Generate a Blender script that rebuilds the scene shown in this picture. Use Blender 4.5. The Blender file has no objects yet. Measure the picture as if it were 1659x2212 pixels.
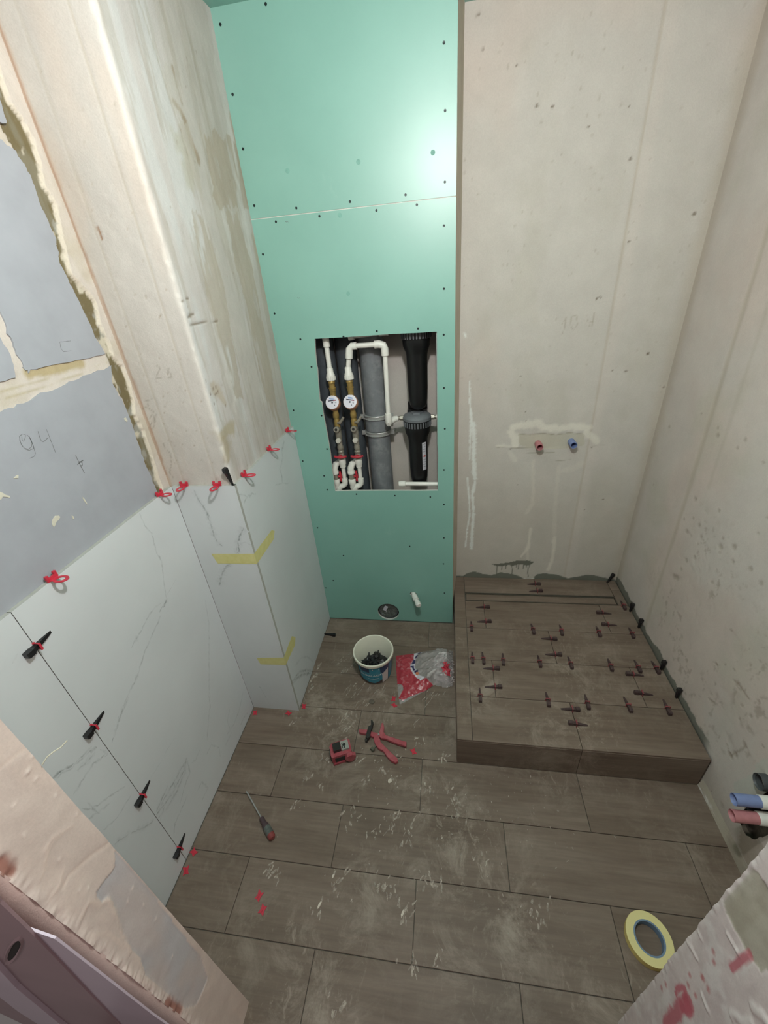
import bpy, bmesh, math, random
import numpy as np
from mathutils import Matrix, Vector
scene = bpy.context.scene
COL = scene.collection
R = math.radians

# ------------------------------------------------------------------ camera
cam_d = bpy.data.cameras.new('camera'); cam = bpy.data.objects.new('camera', cam_d); COL.objects.link(cam)
cam_d.sensor_fit = 'HORIZONTAL'; cam_d.sensor_width = 36.0; cam_d.lens = 888.65 / 1659 * 36.0
cam_d.clip_start = 0.01
cam.matrix_world = Matrix(((0.98832466, -0.00061896, 0.15236136, 0.0),
                           (0.13199749, 0.50293283, -0.85418689, 0.0),
                           (-0.07609883, 0.86432528, 0.49714261, 1.76811),
                           (0, 0, 0, 1)))
scene.camera = cam
# ------------------------------------------------------------------ world, lights, exposure
world = bpy.data.worlds.new('world'); scene.world = world; world.use_nodes = True
bg = world.node_tree.nodes['Background']; bg.inputs[0].default_value = (1.0, 0.88, 0.85, 1); bg.inputs[1].default_value = 0.14
ld = bpy.data.lights.new('bulb_light', 'POINT'); ld.energy = 45; ld.color = (1.0, 0.972, 0.975); ld.shadow_soft_size = 0.035
lo = bpy.data.objects.new('bulb_light', ld); lo.location = (0.0, 0.48, 2.27); COL.objects.link(lo)
for loc, to, en, col in (((1.05, -.45, 1.75), (-.56, .2, .9), 4.0, (1.0, .80, .74)), ((-1.0, -.40, 1.7), (.45, .25, .8), 2.0, (1.0, .82, .80))):
    hd = bpy.data.lights.new('hall_light', 'AREA'); hd.energy = en; hd.color = col; hd.size = 0.3
    ho = bpy.data.objects.new('hall_light', hd); ho.location = loc; COL.objects.link(ho)
    ho.rotation_euler = (Vector(to) - Vector(loc)).to_track_quat('-Z', 'Y').to_euler()
vs = scene.view_settings
vs.view_transform = 'Standard'; vs.look = 'None'; vs.gamma = 1.0; vs.use_curve_mapping = False; vs.exposure = 0.0

# ------------------------------------------------------------------ helpers
def S(r, g, b):
    f = lambda c: (c / 12.92 if c <= .04045 else ((c + .055) / 1.055) ** 2.4)
    return (f(r / 255), f(g / 255), f(b / 255))

def new_mat(name):
    m = bpy.data.materials.new(name); m.use_nodes = True
    nt = m.node_tree; return m, nt, nt.nodes['Principled BSDF']

def noise_node(nt, scale, vec=None, detail=4, rough=.55, stretch=None, dist=0.0):
    n = nt.nodes.new('ShaderNodeTexNoise'); n.inputs['Scale'].default_value = scale
    n.inputs['Detail'].default_value = detail; n.inputs['Roughness'].default_value = rough; n.inputs['Distortion'].default_value = dist
    if vec is None: vec = nt.nodes.new('ShaderNodeNewGeometry').outputs['Position']
    if stretch:
        mp = nt.nodes.new('ShaderNodeMapping'); mp.inputs['Scale'].default_value = stretch
        nt.links.new(vec, mp.inputs[0]); vec = mp.outputs[0]
    nt.links.new(vec, n.inputs['Vector']); return n

def ramp(nt, src, stops):
    r = nt.nodes.new('ShaderNodeValToRGB'); els = r.color_ramp.elements
    while len(els) < len(stops): els.new(.5)
    for e, (p, c) in zip(els, stops):
        e.position = p; e.color = (c, c, c, 1) if not isinstance(c, tuple) else (*c, 1)
    nt.links.new(src, r.inputs[0]); return r

def mixc(nt, fac, a, b, mode='MIX'):
    m = nt.nodes.new('ShaderNodeMix'); m.data_type = 'RGBA'; m.blend_type = mode
    for i, v in ((0, fac), (6, a), (7, b)):
        if isinstance(v, (int, float)): m.inputs[i].default_value = v
        elif isinstance(v, tuple): m.inputs[i].default_value = (*v, 1)
        else: nt.links.new(v, m.inputs[i])
    return m.outputs[2]

def bump(nt, b, h, strength, dist=.001, prev=None):
    n = nt.nodes.new('ShaderNodeBump'); n.inputs['Strength'].default_value = strength; n.inputs['Distance'].default_value = dist
    nt.links.new(h, n.inputs['Height'])
    if prev: nt.links.new(prev, n.inputs['Normal'])
    nt.links.new(n.outputs[0], b.inputs['Normal']); return n.outputs[0]

def plain(name, col, rough=.5, metal=0., var=.12, scale=60., bmp=.15, spec=.5, dusty=None, trans=0.):
    m, nt, b = new_mat(name)
    n = noise_node(nt, scale)
    r = ramp(nt, n.outputs[0], [(.3, 1 - var), (.7, 1 + var)])
    c = mixc(nt, 1., col, r.outputs[0], 'MULTIPLY')
    if dusty:
        n2 = noise_node(nt, 25., detail=8, rough=.7); r2 = ramp(nt, n2.outputs[0], [(.48, 0.), (.68, dusty[0])])
        c = mixc(nt, r2.outputs[0], c, dusty[1])
    nt.links.new(c, b.inputs['Base Color'])
    b.inputs['Roughness'].default_value = rough; b.inputs['Metallic'].default_value = metal
    b.inputs['Specular IOR Level'].default_value = spec
    b.inputs['Transmission Weight'].default_value = trans
    if bmp: bump(nt, b, n.outputs[0], bmp, .0006)
    return m

def painted(name, rough=.88, fine=.35, med=.5, spec=.3):
    """plaster or concrete whose colour is stored on the mesh (stains, patches, pencil)"""
    m, nt, b = new_mat(name)
    a = nt.nodes.new('ShaderNodeVertexColor'); a.layer_name = 'paint'
    n = noise_node(nt, 9., detail=8, rough=.65); r = ramp(nt, n.outputs[0], [(.25, .93), (.75, 1.06)])
    n2 = noise_node(nt, 260., detail=3); r2 = ramp(nt, n2.outputs[0], [(.3, .96), (.7, 1.03)])
    c = mixc(nt, 1., a.outputs[0], r.outputs[0], 'MULTIPLY'); c = mixc(nt, 1., c, r2.outputs[0], 'MULTIPLY')
    nt.links.new(c, b.inputs['Base Color']); b.inputs['Roughness'].default_value = rough
    b.inputs['Specular IOR Level'].default_value = spec
    p = bump(nt, b, n.outputs[0], med, .003); bump(nt, b, n2.outputs[0], fine, .0012, p)
    return m

class MB:
    def __init__(s): s.v = []; s.f = []; s.m = []; s.c = []
    def add(s, vs, fs, mi=0, M=None, a=None):
        o = len(s.v)
        for v in vs: s.v.append(tuple(M @ Vector(v)) if M is not None else tuple(v))
        for f in fs: s.f.append([i + o for i in f]); s.m.append(mi)
        s.c += (a if a is not None else [0.] * len(vs))
        return s
    def box(s, lo, hi, mi=0, M=None):
        x0, y0, z0 = lo; x1, y1, z1 = hi
        return s.add([(x0, y0, z0), (x1, y0, z0), (x1, y1, z0), (x0, y1, z0), (x0, y0, z1), (x1, y0, z1), (x1, y1, z1), (x0, y1, z1)],
                     [(0, 3, 2, 1), (4, 5, 6, 7), (0, 1, 5, 4), (1, 2, 6, 5), (2, 3, 7, 6), (3, 0, 4, 7)], mi, M)
    def cbox(s, lo, hi, c=.001, mi=0, M=None):
        """box with its top edges chamfered"""
        x0, y0, z0 = lo; x1, y1, z1 = hi
        v = [(x0, y0, z0), (x1, y0, z0), (x1, y1, z0), (x0, y1, z0), (x0, y0, z1 - c), (x1, y0, z1 - c), (x1, y1, z1 - c), (x0, y1, z1 - c),
             (x0 + c, y0 + c, z1), (x1 - c, y0 + c, z1), (x1 - c, y1 - c, z1), (x0 + c, y1 - c, z1)]
        f = [(0, 3, 2, 1), (8, 9, 10, 11)] + [(i, (i + 1) % 4, 4 + (i + 1) % 4, 4 + i) for i in range(4)] + [(4 + i, 4 + (i + 1) % 4, 8 + (i + 1) % 4, 8 + i) for i in range(4)]
        return s.add(v, f, mi, M)
    def prism(s, poly, z0, z1, mi=0, M=None, side=None):
        n = len(poly)
        v = [(x, y, z0) for x, y in poly] + [(x, y, z1) for x, y in poly]
        s.add(v, [tuple(range(n - 1, -1, -1)), tuple(range(n, 2 * n))], mi, M)
        o = len(s.v) - 2 * n
        for i in range(n):
            j = (i + 1) % n; s.f.append([o + i, o + j, o + n + j, o + n + i]); s.m.append(mi if side is None else side)
        return s
    def lathe(s, prof, seg=24, mi=0, M=None, close=True):
        v = []; f = []
        for r, z in prof:
            for k in range(seg):
                t = 2 * math.pi * k / seg; v.append((r * math.cos(t), r * math.sin(t), z))
        for i in range(len(prof) - 1):
            for k in range(seg):
                j = (k + 1) % seg; f.append((i * seg + k, i * seg + j, (i + 1) * seg + j, (i + 1) * seg + k))
        if close:
            f.append(tuple(range(seg - 1, -1, -1))); f.append(tuple((len(prof) - 1) * seg + k for k in range(seg)))
        return s.add(v, f, mi, M)
    def cyl(s, a, b, r, r2=None, seg=20, mi=0, M=None):
        a = Vector(a); b = Vector(b); d = b - a
        T = Matrix.Translation(a) @ d.to_track_quat('Z', 'Y').to_matrix().to_4x4()
        if M is not None: T = M @ T
        return s.lathe([(r, 0), (r if r2 is None else r2, d.length)], seg, mi, T)
    def tube(s, pts, r, seg=12, mi=0, M=None):
        pts = [Vector(p) for p in pts]; v = []; f = []; up = None
        for i, p in enumerate(pts):
            t = (pts[min(i + 1, len(pts) - 1)] - pts[max(i - 1, 0)]).normalized()
            if up is None: up = Vector((0, 0, 1)) if abs(t.z) < .9 else Vector((1, 0, 0))
            a = t.cross(up).normalized(); b = a.cross(t).normalized(); up = b
            rr = r[i] if isinstance(r, (list, tuple)) else r
            for k in range(seg):
                q = 2 * math.pi * k / seg; v.append(p + a * rr * math.cos(q) + b * rr * math.sin(q))
        for i in range(len(pts) - 1):
            for k in range(seg):
                j = (k + 1) % seg; f.append((i * seg + k, i * seg + j, (i + 1) * seg + j, (i + 1) * seg + k))
        f.append(tuple(range(seg - 1, -1, -1))); f.append(tuple((len(pts) - 1) * seg + k for k in range(seg)))
        return s.add(v, f, mi, M)
    def mesh(s, name, mats, smooth=True, angle=35, normals=True):
        me = bpy.data.meshes.new(name); me.from_pydata([tuple(v) for v in s.v], [], s.f)
        for m in (mats if isinstance(mats, (list, tuple)) else [mats]): me.materials.append(m)
        me.polygons.foreach_set('material_index', s.m)
        if any(s.c):
            a = me.attributes.new('vein', 'FLOAT', 'POINT'); a.data.foreach_set('value', s.c)
        if normals:
            bm = bmesh.new(); bm.from_mesh(me); bmesh.ops.recalc_face_normals(bm, faces=bm.faces); bm.to_mesh(me); bm.free()
        if smooth:
            me.polygons.foreach_set('use_smooth', [True] * len(me.polygons)); me.set_sharp_from_angle(angle=R(angle))
        me.update(); return me
    def build(s, name, mats, parent=None, loc=None, rot=None, **k):
        return link(name, s.mesh(name, mats, **k), parent, loc, rot)

def link(name, me, parent=None, loc=None, rot=None):
    o = bpy.data.objects.new(name, me); COL.objects.link(o)
    if parent is not None: o.parent = parent
    if loc is not None: o.location = loc
    if rot is not None: o.rotation_euler = rot
    return o

def tag(o, label=None, cat=None, group=None, kind=None):
    if label: o['label'] = label
    if cat: o['category'] = cat
    if group: o['group'] = group
    if kind: o['kind'] = kind
    return o

def thing(name, loc, label, cat, group=None, rot=(0, 0, 0)):
    o = bpy.data.objects.new(name, None); COL.objects.link(o); o.location = loc; o.rotation_euler = rot
    o.empty_display_size = .02
    return tag(o, label, cat, group)

def clone(o, parent=None):
    c = o.copy(); COL.objects.link(c)
    if parent is not None: c.parent = parent
    for ch in list(o.children): clone(ch, c)
    return c

TX = lambda x, y, z: Matrix.Translation((x, y, z))
RX = lambda a: Matrix.Rotation(R(a), 4, 'X')
RY = lambda a: Matrix.Rotation(R(a), 4, 'Y')
RZ = lambda a: Matrix.Rotation(R(a), 4, 'Z')

# ---- numpy noise and a wall canvas
def vnoise(U, V, su, sv, seed, octv=4, gain=.55):
    out = np.zeros(U.shape); amp = 1.; tot = 0.
    for o in range(octv):
        rg = np.random.RandomState(seed + 31 * o); g = rg.rand(64, 64)
        a = U * su * 2 ** o; b = V * sv * 2 ** o
        ia = np.floor(a).astype(int); ib = np.floor(b).astype(int); fa = a - ia; fb = b - ib
        fa = fa * fa * (3 - 2 * fa); fb = fb * fb * (3 - 2 * fb)
        G = lambda i, j: g[i % 64, j % 64]
        out += amp * ((G(ia, ib) * (1 - fa) + G(ia + 1, ib) * fa) * (1 - fb) + (G(ia, ib + 1) * (1 - fa) + G(ia + 1, ib + 1) * fa) * fb)
        tot += amp; amp *= gain
    return out / tot
def sm(x, a, b):
    t = np.clip((x - a) / (b - a), 0, 1); return t * t * (3 - 2 * t)

def jag(pts, a, seed, n=4):
    rg = random.Random(seed); o = []
    for (p, q) in zip(pts[:-1], pts[1:]):
        for k in range(n):
            t = k / n; o.append((p[0] + (q[0] - p[0]) * t + rg.uniform(-a, a), p[1] + (q[1] - p[1]) * t + rg.uniform(-a, a)))
    return o + [pts[-1]]
class Canvas:
    """grid in (u, v); maps to world through f(u, v, d) -> x, y, z"""
    def __init__(s, u0, u1, v0, v1, res, base, f):
        s.nu = int(round((u1 - u0) / res)) + 1; s.nv = int(round((v1 - v0) / res)) + 1
        s.U, s.V = np.meshgrid(np.linspace(u0, u1, s.nu), np.linspace(v0, v1, s.nv), indexing='ij')
        s.C = np.ones((s.nu, s.nv, 3)) * np.array(S(*base)); s.D = np.zeros((s.nu, s.nv)); s.f = f; s.keep = None; s.res = res
    def blend(s, mask, col):
        m = np.clip(mask, 0, 1)[..., None]; s.C = s.C * (1 - m) + np.array(S(*col)) * m
    def dist(s, pts):
        d = np.full(s.U.shape, 9.); T = np.zeros(s.U.shape); n = len(pts) - 1
        for i in range(n):
            (a, b), (c, e) = pts[i], pts[i + 1]; L = (c - a) ** 2 + (e - b) ** 2 + 1e-12
            t = np.clip(((s.U - a) * (c - a) + (s.V - b) * (e - b)) / L, 0, 1)
            dd = np.hypot(s.U - a - t * (c - a), s.V - b - t * (e - b)); k = dd < d
            d[k] = dd[k]; T[k] = ((i + t) / n)[k]
        return d, T
    def stroke(s, pts, w, col, al=1., soft=.5, jit=.4, seed=1, ns=60, disp=0.):
        d, T = s.dist(pts)
        ww = w * (1 + jit * 2 * (vnoise(s.U, s.V, ns, ns, seed) - .5))
        m = 1 - sm(d, ww * (1 - soft), ww * (1 + soft))
        if al: s.blend(m * al, col)
        if disp: s.D += m * disp
        return m
    def inside(s, poly):
        r = np.zeros(s.U.shape, bool); n = len(poly)
        for i in range(n):
            (a, b), (c, e) = poly[i], poly[(i + 1) % n]
            if b == e: continue
            k = ((b > s.V) != (e > s.V)) & (s.U < (c - a) * (s.V - b) / (e - b) + a); r ^= k
        return r
    def dots(s, n, box, rr, col, seed, al=.8, disp=0., asp=1.):
        rg = np.random.RandomState(seed)
        for _ in range(n):
            u = rg.uniform(box[0], box[1]); v = rg.uniform(box[2], box[3]); r = rg.uniform(*rr)
            s.dot(u, v, r, col, al * rg.uniform(.5, 1), disp, asp)
    def dot(s, u, v, r, col, al=1., disp=0., asp=1.):
        u0, v0 = s.U[0, 0], s.V[0, 0]; k = int(r * 3 / s.res * max(asp, 1)) + 2
        i = int((u - u0) / s.res); j = int((v - v0) / s.res)
        a, b, c, d = max(i - k, 0), max(i + k + 1, 0), max(j - k, 0), max(j + k + 1, 0)
        if a >= s.nu or c >= s.nv or b <= 0 or d <= 0: return
        sl = (slice(a, b), slice(c, d))
        q = np.hypot(s.U[sl] - u, (s.V[sl] - v) / asp)
        m = 1 - sm(q, r * .6, r * 1.4); mm = (m * al)[..., None]
        s.C[sl] = s.C[sl] * (1 - mm) + np.array(S(*col)) * mm; s.D[sl] += m * disp
    def cut(s, poly):
        """hole with its rim snapped to the polygon"""
        c = Canvas.__new__(Canvas); c.U = s.U + s.res / 2; c.V = s.V + s.res / 2; s.keep = ~c.inside(poly)
        best = np.full(s.U.shape, 9.); X = s.U.copy(); Y = s.V.copy()
        for i in range(len(poly)):
            (a, b), (c_, e) = poly[i], poly[(i + 1) % len(poly)]; L = (c_ - a) ** 2 + (e - b) ** 2 + 1e-12
            t = np.clip(((s.U - a) * (c_ - a) + (s.V - b) * (e - b)) / L, 0, 1); px = a + t * (c_ - a); py = b + t * (e - b)
            d = np.hypot(s.U - px, s.V - py); k = d < best; best[k] = d[k]; X[k] = px[k]; Y[k] = py[k]
        k = best < s.res * .72; s.U = np.where(k, X, s.U); s.V = np.where(k, Y, s.V)
    def build(s, name, mat, parent=None, flip=False, smooth=True):
        P = np.stack(s.f(s.U, s.V, s.D), -1).reshape(-1, 3)
        idx = np.arange(s.nu * s.nv).reshape(s.nu, s.nv)
        q = np.stack([idx[:-1, :-1], idx[1:, :-1], idx[1:, 1:], idx[:-1, 1:]], -1)
        if flip: q = q[..., ::-1]
        q = q.reshape(-1, 4)
        if s.keep is not None: q = q[s.keep[:-1, :-1].reshape(-1)]
        me = bpy.data.meshes.new(name); n = len(q)
        me.vertices.add(len(P)); me.vertices.foreach_set('co', P.astype(np.float32).ravel())
        me.loops.add(4 * n); me.loops.foreach_set('vertex_index', q.astype(np.int32).ravel())
        me.polygons.add(n); me.polygons.foreach_set('loop_start', np.arange(0, 4 * n, 4, dtype=np.int32))
        me.update(calc_edges=True)
        me.polygons.foreach_set('use_smooth', [smooth] * n)
        a = me.color_attributes.new('paint', 'FLOAT_COLOR', 'POINT')
        a.data.foreach_set('color', np.concatenate([np.clip(s.C.reshape(-1, 3), 0, 1), np.ones((len(P), 1))], 1).astype(np.float32).ravel())
        me.materials.append(mat); me.validate()
        return link(name, me, parent)

# ------------------------------------------------------------------ materials
M_plaster = painted('plaster', .9)
M_rough = painted('rough_plaster', .85, .5, .9)
M_jamb = painted('jamb_plaster', .88, .15, .35)
M_gyps = plain('gypsum_block', S(160, 163, 170), .8, var=.05, scale=14, bmp=.3)
M_white_core = plain('gypsum_core', S(205, 207, 200), .9, var=.08, scale=90, bmp=.4)
M_dark = plain('dark_void', S(38, 36, 34), .9)
M_mortar = plain('mortar', S(104, 100, 92), .95, var=.2, scale=70, bmp=.8)
M_pvc = plain('white_pipe', S(222, 222, 215), .35, var=.04)
M_brass = plain('brass', S(158, 134, 78), .4, metal=.45, var=.2)
M_steel = plain('galvanised_steel', S(168, 170, 168), .35, metal=.35, var=.15)
M_nickel = plain('nickel_valve', S(146, 142, 130), .4, metal=.35, var=.2)
M_redp = plain('red_plastic', S(176, 42, 56), .4, var=.12)
M_clip = plain('clip_red', S(196, 52, 70), .35, var=.1)
M_wedge = plain('wedge_black', S(70, 54, 54), .5, var=.25, scale=200, dusty=(.35, S(104, 88, 84)))
M_clip_shade = plain('clip_shaded', S(134, 66, 70), .55, var=.2, scale=200)  # clip red dulled: shade on the podium clips is put into the colour
M_wedge_b = plain('wedge_clean_black', S(26, 26, 28), .4, var=.2, scale=200)
M_black = plain('black_plastic', S(17, 19, 20), .32, var=.2)
M_dgrey = plain('dark_grey_plastic', S(74, 78, 80), .45, var=.12)
M_insul = plain('rubber_insulation', S(64, 70, 76), .8, var=.15, scale=40)
M_soil = plain('grey_soil_pipe', S(112, 116, 120), .42, var=.12, scale=14, dusty=(.35, S(165, 168, 166)))
M_blue = plain('blue_plastic', S(122, 138, 182), .5, var=.08)
M_blue_d = plain('blue_plastic_inside', S(40, 62, 140), .6)
M_pinkred = plain('faded_red_plastic', S(188, 126, 130), .5, var=.1)
M_red_d = plain('red_plastic_inside', S(140, 30, 44), .6)

def tile_mat():
    m, nt, b = new_mat('wood_look_tile')
    geo = nt.nodes.new('ShaderNodeNewGeometry'); oi = nt.nodes.new('ShaderNodeObjectInfo')
    ad = nt.nodes.new('ShaderNodeVectorMath'); ad.operation = 'MULTIPLY_ADD'
    cm = nt.nodes.new('ShaderNodeCombineXYZ'); 
    for i in range(3): nt.links.new(oi.outputs['Random'], cm.inputs[i])
    nt.links.new(cm.outputs[0], ad.inputs[0]); ad.inputs[1].default_value = (11, 17, 5); nt.links.new(geo.outputs['Position'], ad.inputs[2])
    v = ad.outputs[0]
    g1 = noise_node(nt, 3., v, 7, .62, (.7, 5., 5.), .5); c = ramp(nt, g1.outputs[0], [(.30, S(104, 89, 77)), (.52, S(119, 104, 92)), (.75, S(130, 116, 104))]).outputs[0]
    g2 = noise_node(nt, 16., v, 4, .6, (.35, 7., 7.)); r2 = ramp(nt, g2.outputs[0], [(.3, .88), (.7, 1.1)])
    c = mixc(nt, 1., c, r2.outputs[0], 'MULTIPLY')
    g4 = noise_node(nt, 1.7, v, 3, .6, (1., 2.4, 2.4)); r4 = ramp(nt, g4.outputs[0], [(.56, 0.), (.72, .38)])
    c = mixc(nt, r4.outputs[0], c, S(88, 76, 66))
    # grout dust trodden and wiped over the floor, thickest in the middle of the room
    d1 = noise_node(nt, 7., None, 10, .78, (1., 1., 1.), .6); d2 = noise_node(nt, 2.2, None, 3, .5)
    d3 = noise_node(nt, 22., None, 6, .75, (1.6, .8, 1.), 1.2)
    sp = nt.nodes.new('ShaderNodeVectorMath'); sp.operation = 'DISTANCE'; sp.inputs[1].default_value = (-.05, .86, 0)
    nt.links.new(geo.outputs['Position'], sp.inputs[0]); rs = ramp(nt, sp.outputs['Value'], [(.35, 1.), (.95, .25)])
    a = nt.nodes.new('ShaderNodeMath'); a.operation = 'MULTIPLY'
    rd = ramp(nt, d1.outputs[0], [(.48, 0.), (.64, .78)]); rd2 = ramp(nt, d2.outputs[0], [(.42, .05), (.64, 1.)])
    nt.links.new(rd.outputs[0], a.inputs[0]); nt.links.new(rd2.outputs[0], a.inputs[1])
    rd3 = ramp(nt, d3.outputs[0], [(.56, 0.), (.66, .7)]); a2 = nt.nodes.new('ShaderNodeMath'); a2.operation = 'MAXIMUM'
    a3 = nt.nodes.new('ShaderNodeMath'); a3.operation = 'MULTIPLY'; nt.links.new(rd3.outputs[0], a3.inputs[0]); nt.links.new(rd2.outputs[0], a3.inputs[1])
    nt.links.new(a.outputs[0], a2.inputs[0]); nt.links.new(a3.outputs[0], a2.inputs[1])
    a4 = nt.nodes.new('ShaderNodeMath'); a4.operation = 'MULTIPLY'; nt.links.new(a2.outputs[0], a4.inputs[0]); nt.links.new(rs.outputs[0], a4.inputs[1])
    c = mixc(nt, a4.outputs[0], c, S(186, 174, 160))
    nt.links.new(c, b.inputs['Base Color']); b.inputs['Roughness'].default_value = .52; b.inputs['Specular IOR Level'].default_value = .3
    bump(nt, b, g2.outputs[0], .12, .0006)
    return m
M_tile = tile_mat()

def marble_mat():
    m, nt, b = new_mat('white_marble_tile')
    a = nt.nodes.new('ShaderNodeAttribute'); a.attribute_name = 'vein'
    n = noise_node(nt, 55., detail=8, rough=.7); r = ramp(nt, n.outputs[0], [(.34, .1), (.6, 1.)])
    mu = nt.nodes.new('ShaderNodeMath'); mu.operation = 'MULTIPLY'; nt.links.new(a.outputs['Fac'], mu.inputs[0]); nt.links.new(r.outputs[0], mu.inputs[1])
    n2 = noise_node(nt, 2.2, detail=5); r2 = ramp(nt, n2.outputs[0], [(.35, S(204, 208, 210)), (.7, S(214, 218, 220))])
    c = mixc(nt, mu.outputs[0], r2.outputs[0], S(92, 102, 102))
    nt.links.new(c, b.inputs['Base Color']); b.inputs['Roughness'].default_value = .42; b.inputs['Specular IOR Level'].default_value = .35
    return m
M_marble = marble_mat()
M_tile_edge = plain('tile_edge', S(170, 170, 164), .8, var=.1)

def board_mat():
    m, nt, b = new_mat('green_plasterboard')
    n = noise_node(nt, 2.5, detail=5); r = ramp(nt, n.outputs[0], [(.3, S(124, 172, 160)), (.7, S(134, 182, 170))])
    n2 = noise_node(nt, 9., detail=9, rough=.75, stretch=(1, 1, .5)); r2 = ramp(nt, n2.outputs[0], [(.62, 0.), (.78, .22)])
    c = mixc(nt, r2.outputs[0], r.outputs[0], S(178, 208, 196))
    nt.links.new(c, b.inputs['Base Color']); b.inputs['Roughness'].default_value = .39; b.inputs['Specular IOR Level'].default_value = .8
    n3 = noise_node(nt, 400., detail=2); bump(nt, b, n3.outputs[0], .08, .0004)
    return m
M_board = board_mat()

# ================================================================== SETTING
XL, XR, YG, YB, ZC = -.9318, .952, 1.760, 1.987, 2.507
# ---- floor: mortar bed and 60 x 20 cm wood-look tiles
fl = MB().box((-.96, -.45, -.03), (.975, 2.02, -.0045)).build('floor', M_mortar); tag(fl, kind='structure')
tcache = {}
def tile(w, d, parent, x, y, z, mat=None, t=.0046, name='tile', key='f', rot=None):
    k = (round(w, 3), round(d, 3), key)
    if k not in tcache: tcache[k] = MB().cbox((0, 0, 0), (w, d, t), .0009).mesh(name, mat or M_tile, smooth=False)
    return link(name, tcache[k], parent, (x, y, z), rot)
G = .0010
rnd = random.Random(4)
edges = [-.425, -.225, -.025, .178, .376, .576, .774, .975, 1.174, 1.374, 1.575, 1.759]
for i in range(len(edges) - 1):
    y0, y1 = edges[i] + G, edges[i + 1] - G
    xs = [-.70, -.103, .506] if i % 2 == 0 else [-.40, .203, .810]
    xa = -.93; xb = .944
    for x in xs + [99]:
        e = min(x, xb)
        if e - xa > .02: tile(e - xa - 2 * G, y1 - y0, fl, xa + G, y0, -.0046 + rnd.uniform(-.0003, .0003))
        xa = e
# ---- ceiling
ce = MB().box((-1.0, -.45, ZC), (1.0, 2.05, ZC + .03)).build('ceiling', M_board); tag(ce, kind='structure')

# ---- left wall: rough base in the joints, gypsum blocks proud of it
cv = Canvas(.24, 1.166, .9, 2.51, .005, (204, 195, 186), lambda u, v, d: (-.9475 + d, u, v))
n1 = vnoise(cv.U, cv.V, 14, 14, 3)
cv.blend(sm(n1, .45, .75) * .5, (188, 178, 156))
blk_r = [(1.1,1.192),(1.087,1.212),(1.094,1.246),(1.092,1.312),(1.097,1.372),(1.103,1.458),(1.101,1.517),(1.087,1.558),(1.105,1.599),(1.111,1.636),(1.093,1.686),(1.085,1.771),(1.078,1.813),(1.073,1.854),(1.09,1.907),(1.088,1.94),(1.082,1.975),(1.089,2.019),(1.077,2.05),(1.073,2.073),(1.066,2.099),(1.061,2.131),(1.076,2.171),(1.107,2.242),(1.118,2.311)]
crm_l = [(1.143,2.321),(1.125,2.255),(1.116,2.203),(1.111,2.159),(1.129,2.14),(1.137,2.102),(1.132,2.06),(1.118,2.015),(1.132,1.981),(1.121,1.943),(1.109,1.904),(1.096,1.844),(1.095,1.829),(1.123,1.796),(1.14,1.768),(1.133,1.734),(1.125,1.712),(1.133,1.663),(1.13,1.626),(1.152,1.596),(1.152,1.543),(1.143,1.489),(1.125,1.459),(1.137,1.403),(1.133,1.335),(1.127,1.281),(1.122,1.206)]
gap = blk_r + crm_l
m = cv.inside(gap).astype(float)
olive = sm(vnoise(cv.U, cv.V, 30, 9, 8), .30, .42)
cv.blend(m, (126, 120, 100)); cv.blend(m * olive * .85, (112, 100, 70)); cv.D -= m * .006
cv.blend(m * sm(vnoise(cv.U, cv.V, 45, 30, 11), .56, .66) * .9, (150, 148, 138))
cv.blend(m * sm(vnoise(cv.U, cv.V, 40, 30, 15), .66, .72), (196, 188, 170))
cv.stroke(crm_l, .004, (214, 204, 188), .9, .5, .8, 5, 90, .0012)
for p in ([(0.8607,1.637),(0.9165,1.633),(1.008,1.633)],): cv.stroke(p, .014, (176, 160, 122), .9, .4)
for k, p in enumerate(([(0.7744,1.616),(0.8409,1.613),(0.9357,1.618),(1.028,1.618),(1.1,1.616)], [(0.7659,1.602),(0.8209,1.599),(0.8985,1.602),(1.004,1.606)])): cv.stroke(p, .0015, (176, 164, 134), .6, .6, 1., k)
cv.D += (vnoise(cv.U, cv.V, 40, 40, 6) - .5) * .004
wl = cv.build('wall_left', M_rough); tag(wl, kind='structure')
def yz_block(poly, name='gypsum_block'):
    # poly in (y, z) extruded towards +x
    M = Matrix(((0, 0, 1, 0), (1, 0, 0, 0), (0, 1, 0, 0), (0, 0, 0, 1)))
    mb = MB().prism(poly, -.958, -.9445, 0, M); return mb.build(name, M_gyps, wl, smooth=False)
A = [(1.093,1.187),(1.091,1.248),(1.088,1.314),(1.093,1.373),(1.1,1.459),(1.094,1.514),(1.083,1.559),(1.104,1.603)]
At = [(1.104,1.603),(0.9976,1.6),(0.9316,1.592),(0.8614,1.589),(0.7952,1.58),(0.7486,1.577)]
yz_block(jag(A, .0025, 1) + jag(At, .003, 2) + [(.25, 1.59), (.25, 1.19)])
B = [(1.102,1.638),(1.089,1.687),(1.081,1.771),(1.075,1.813),(1.069,1.853),(1.086,1.907),(1.085,1.939),(1.079,1.975),(1.086,2.018),(1.082,2.049)]
Bt = [(1.082,2.049),(1.067,2.072),(1.043,2.082)]
Bb = [(0.8571,1.748),(0.8513,1.712),(0.8501,1.679),(0.8498,1.654),(0.8542,1.637)]
Bc = [(0.8618,1.642),(0.9181,1.641),(1.02,1.638),(1.102,1.638)]
yz_block(jag(B, .0025, 3) + jag(Bt, .003, 4) + [(.86, 2.075)] + jag(Bb, .003, 5) + jag(Bc, .002, 6))
Cc = [(0.7834,1.636),(0.8222,1.635),(0.8289,1.658),(0.832,1.705),(0.8296,1.738)]
yz_block([(.25, 1.635)] + jag(Cc, .003, 7) + [(.835, 2.08), (.25, 2.09)])
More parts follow.
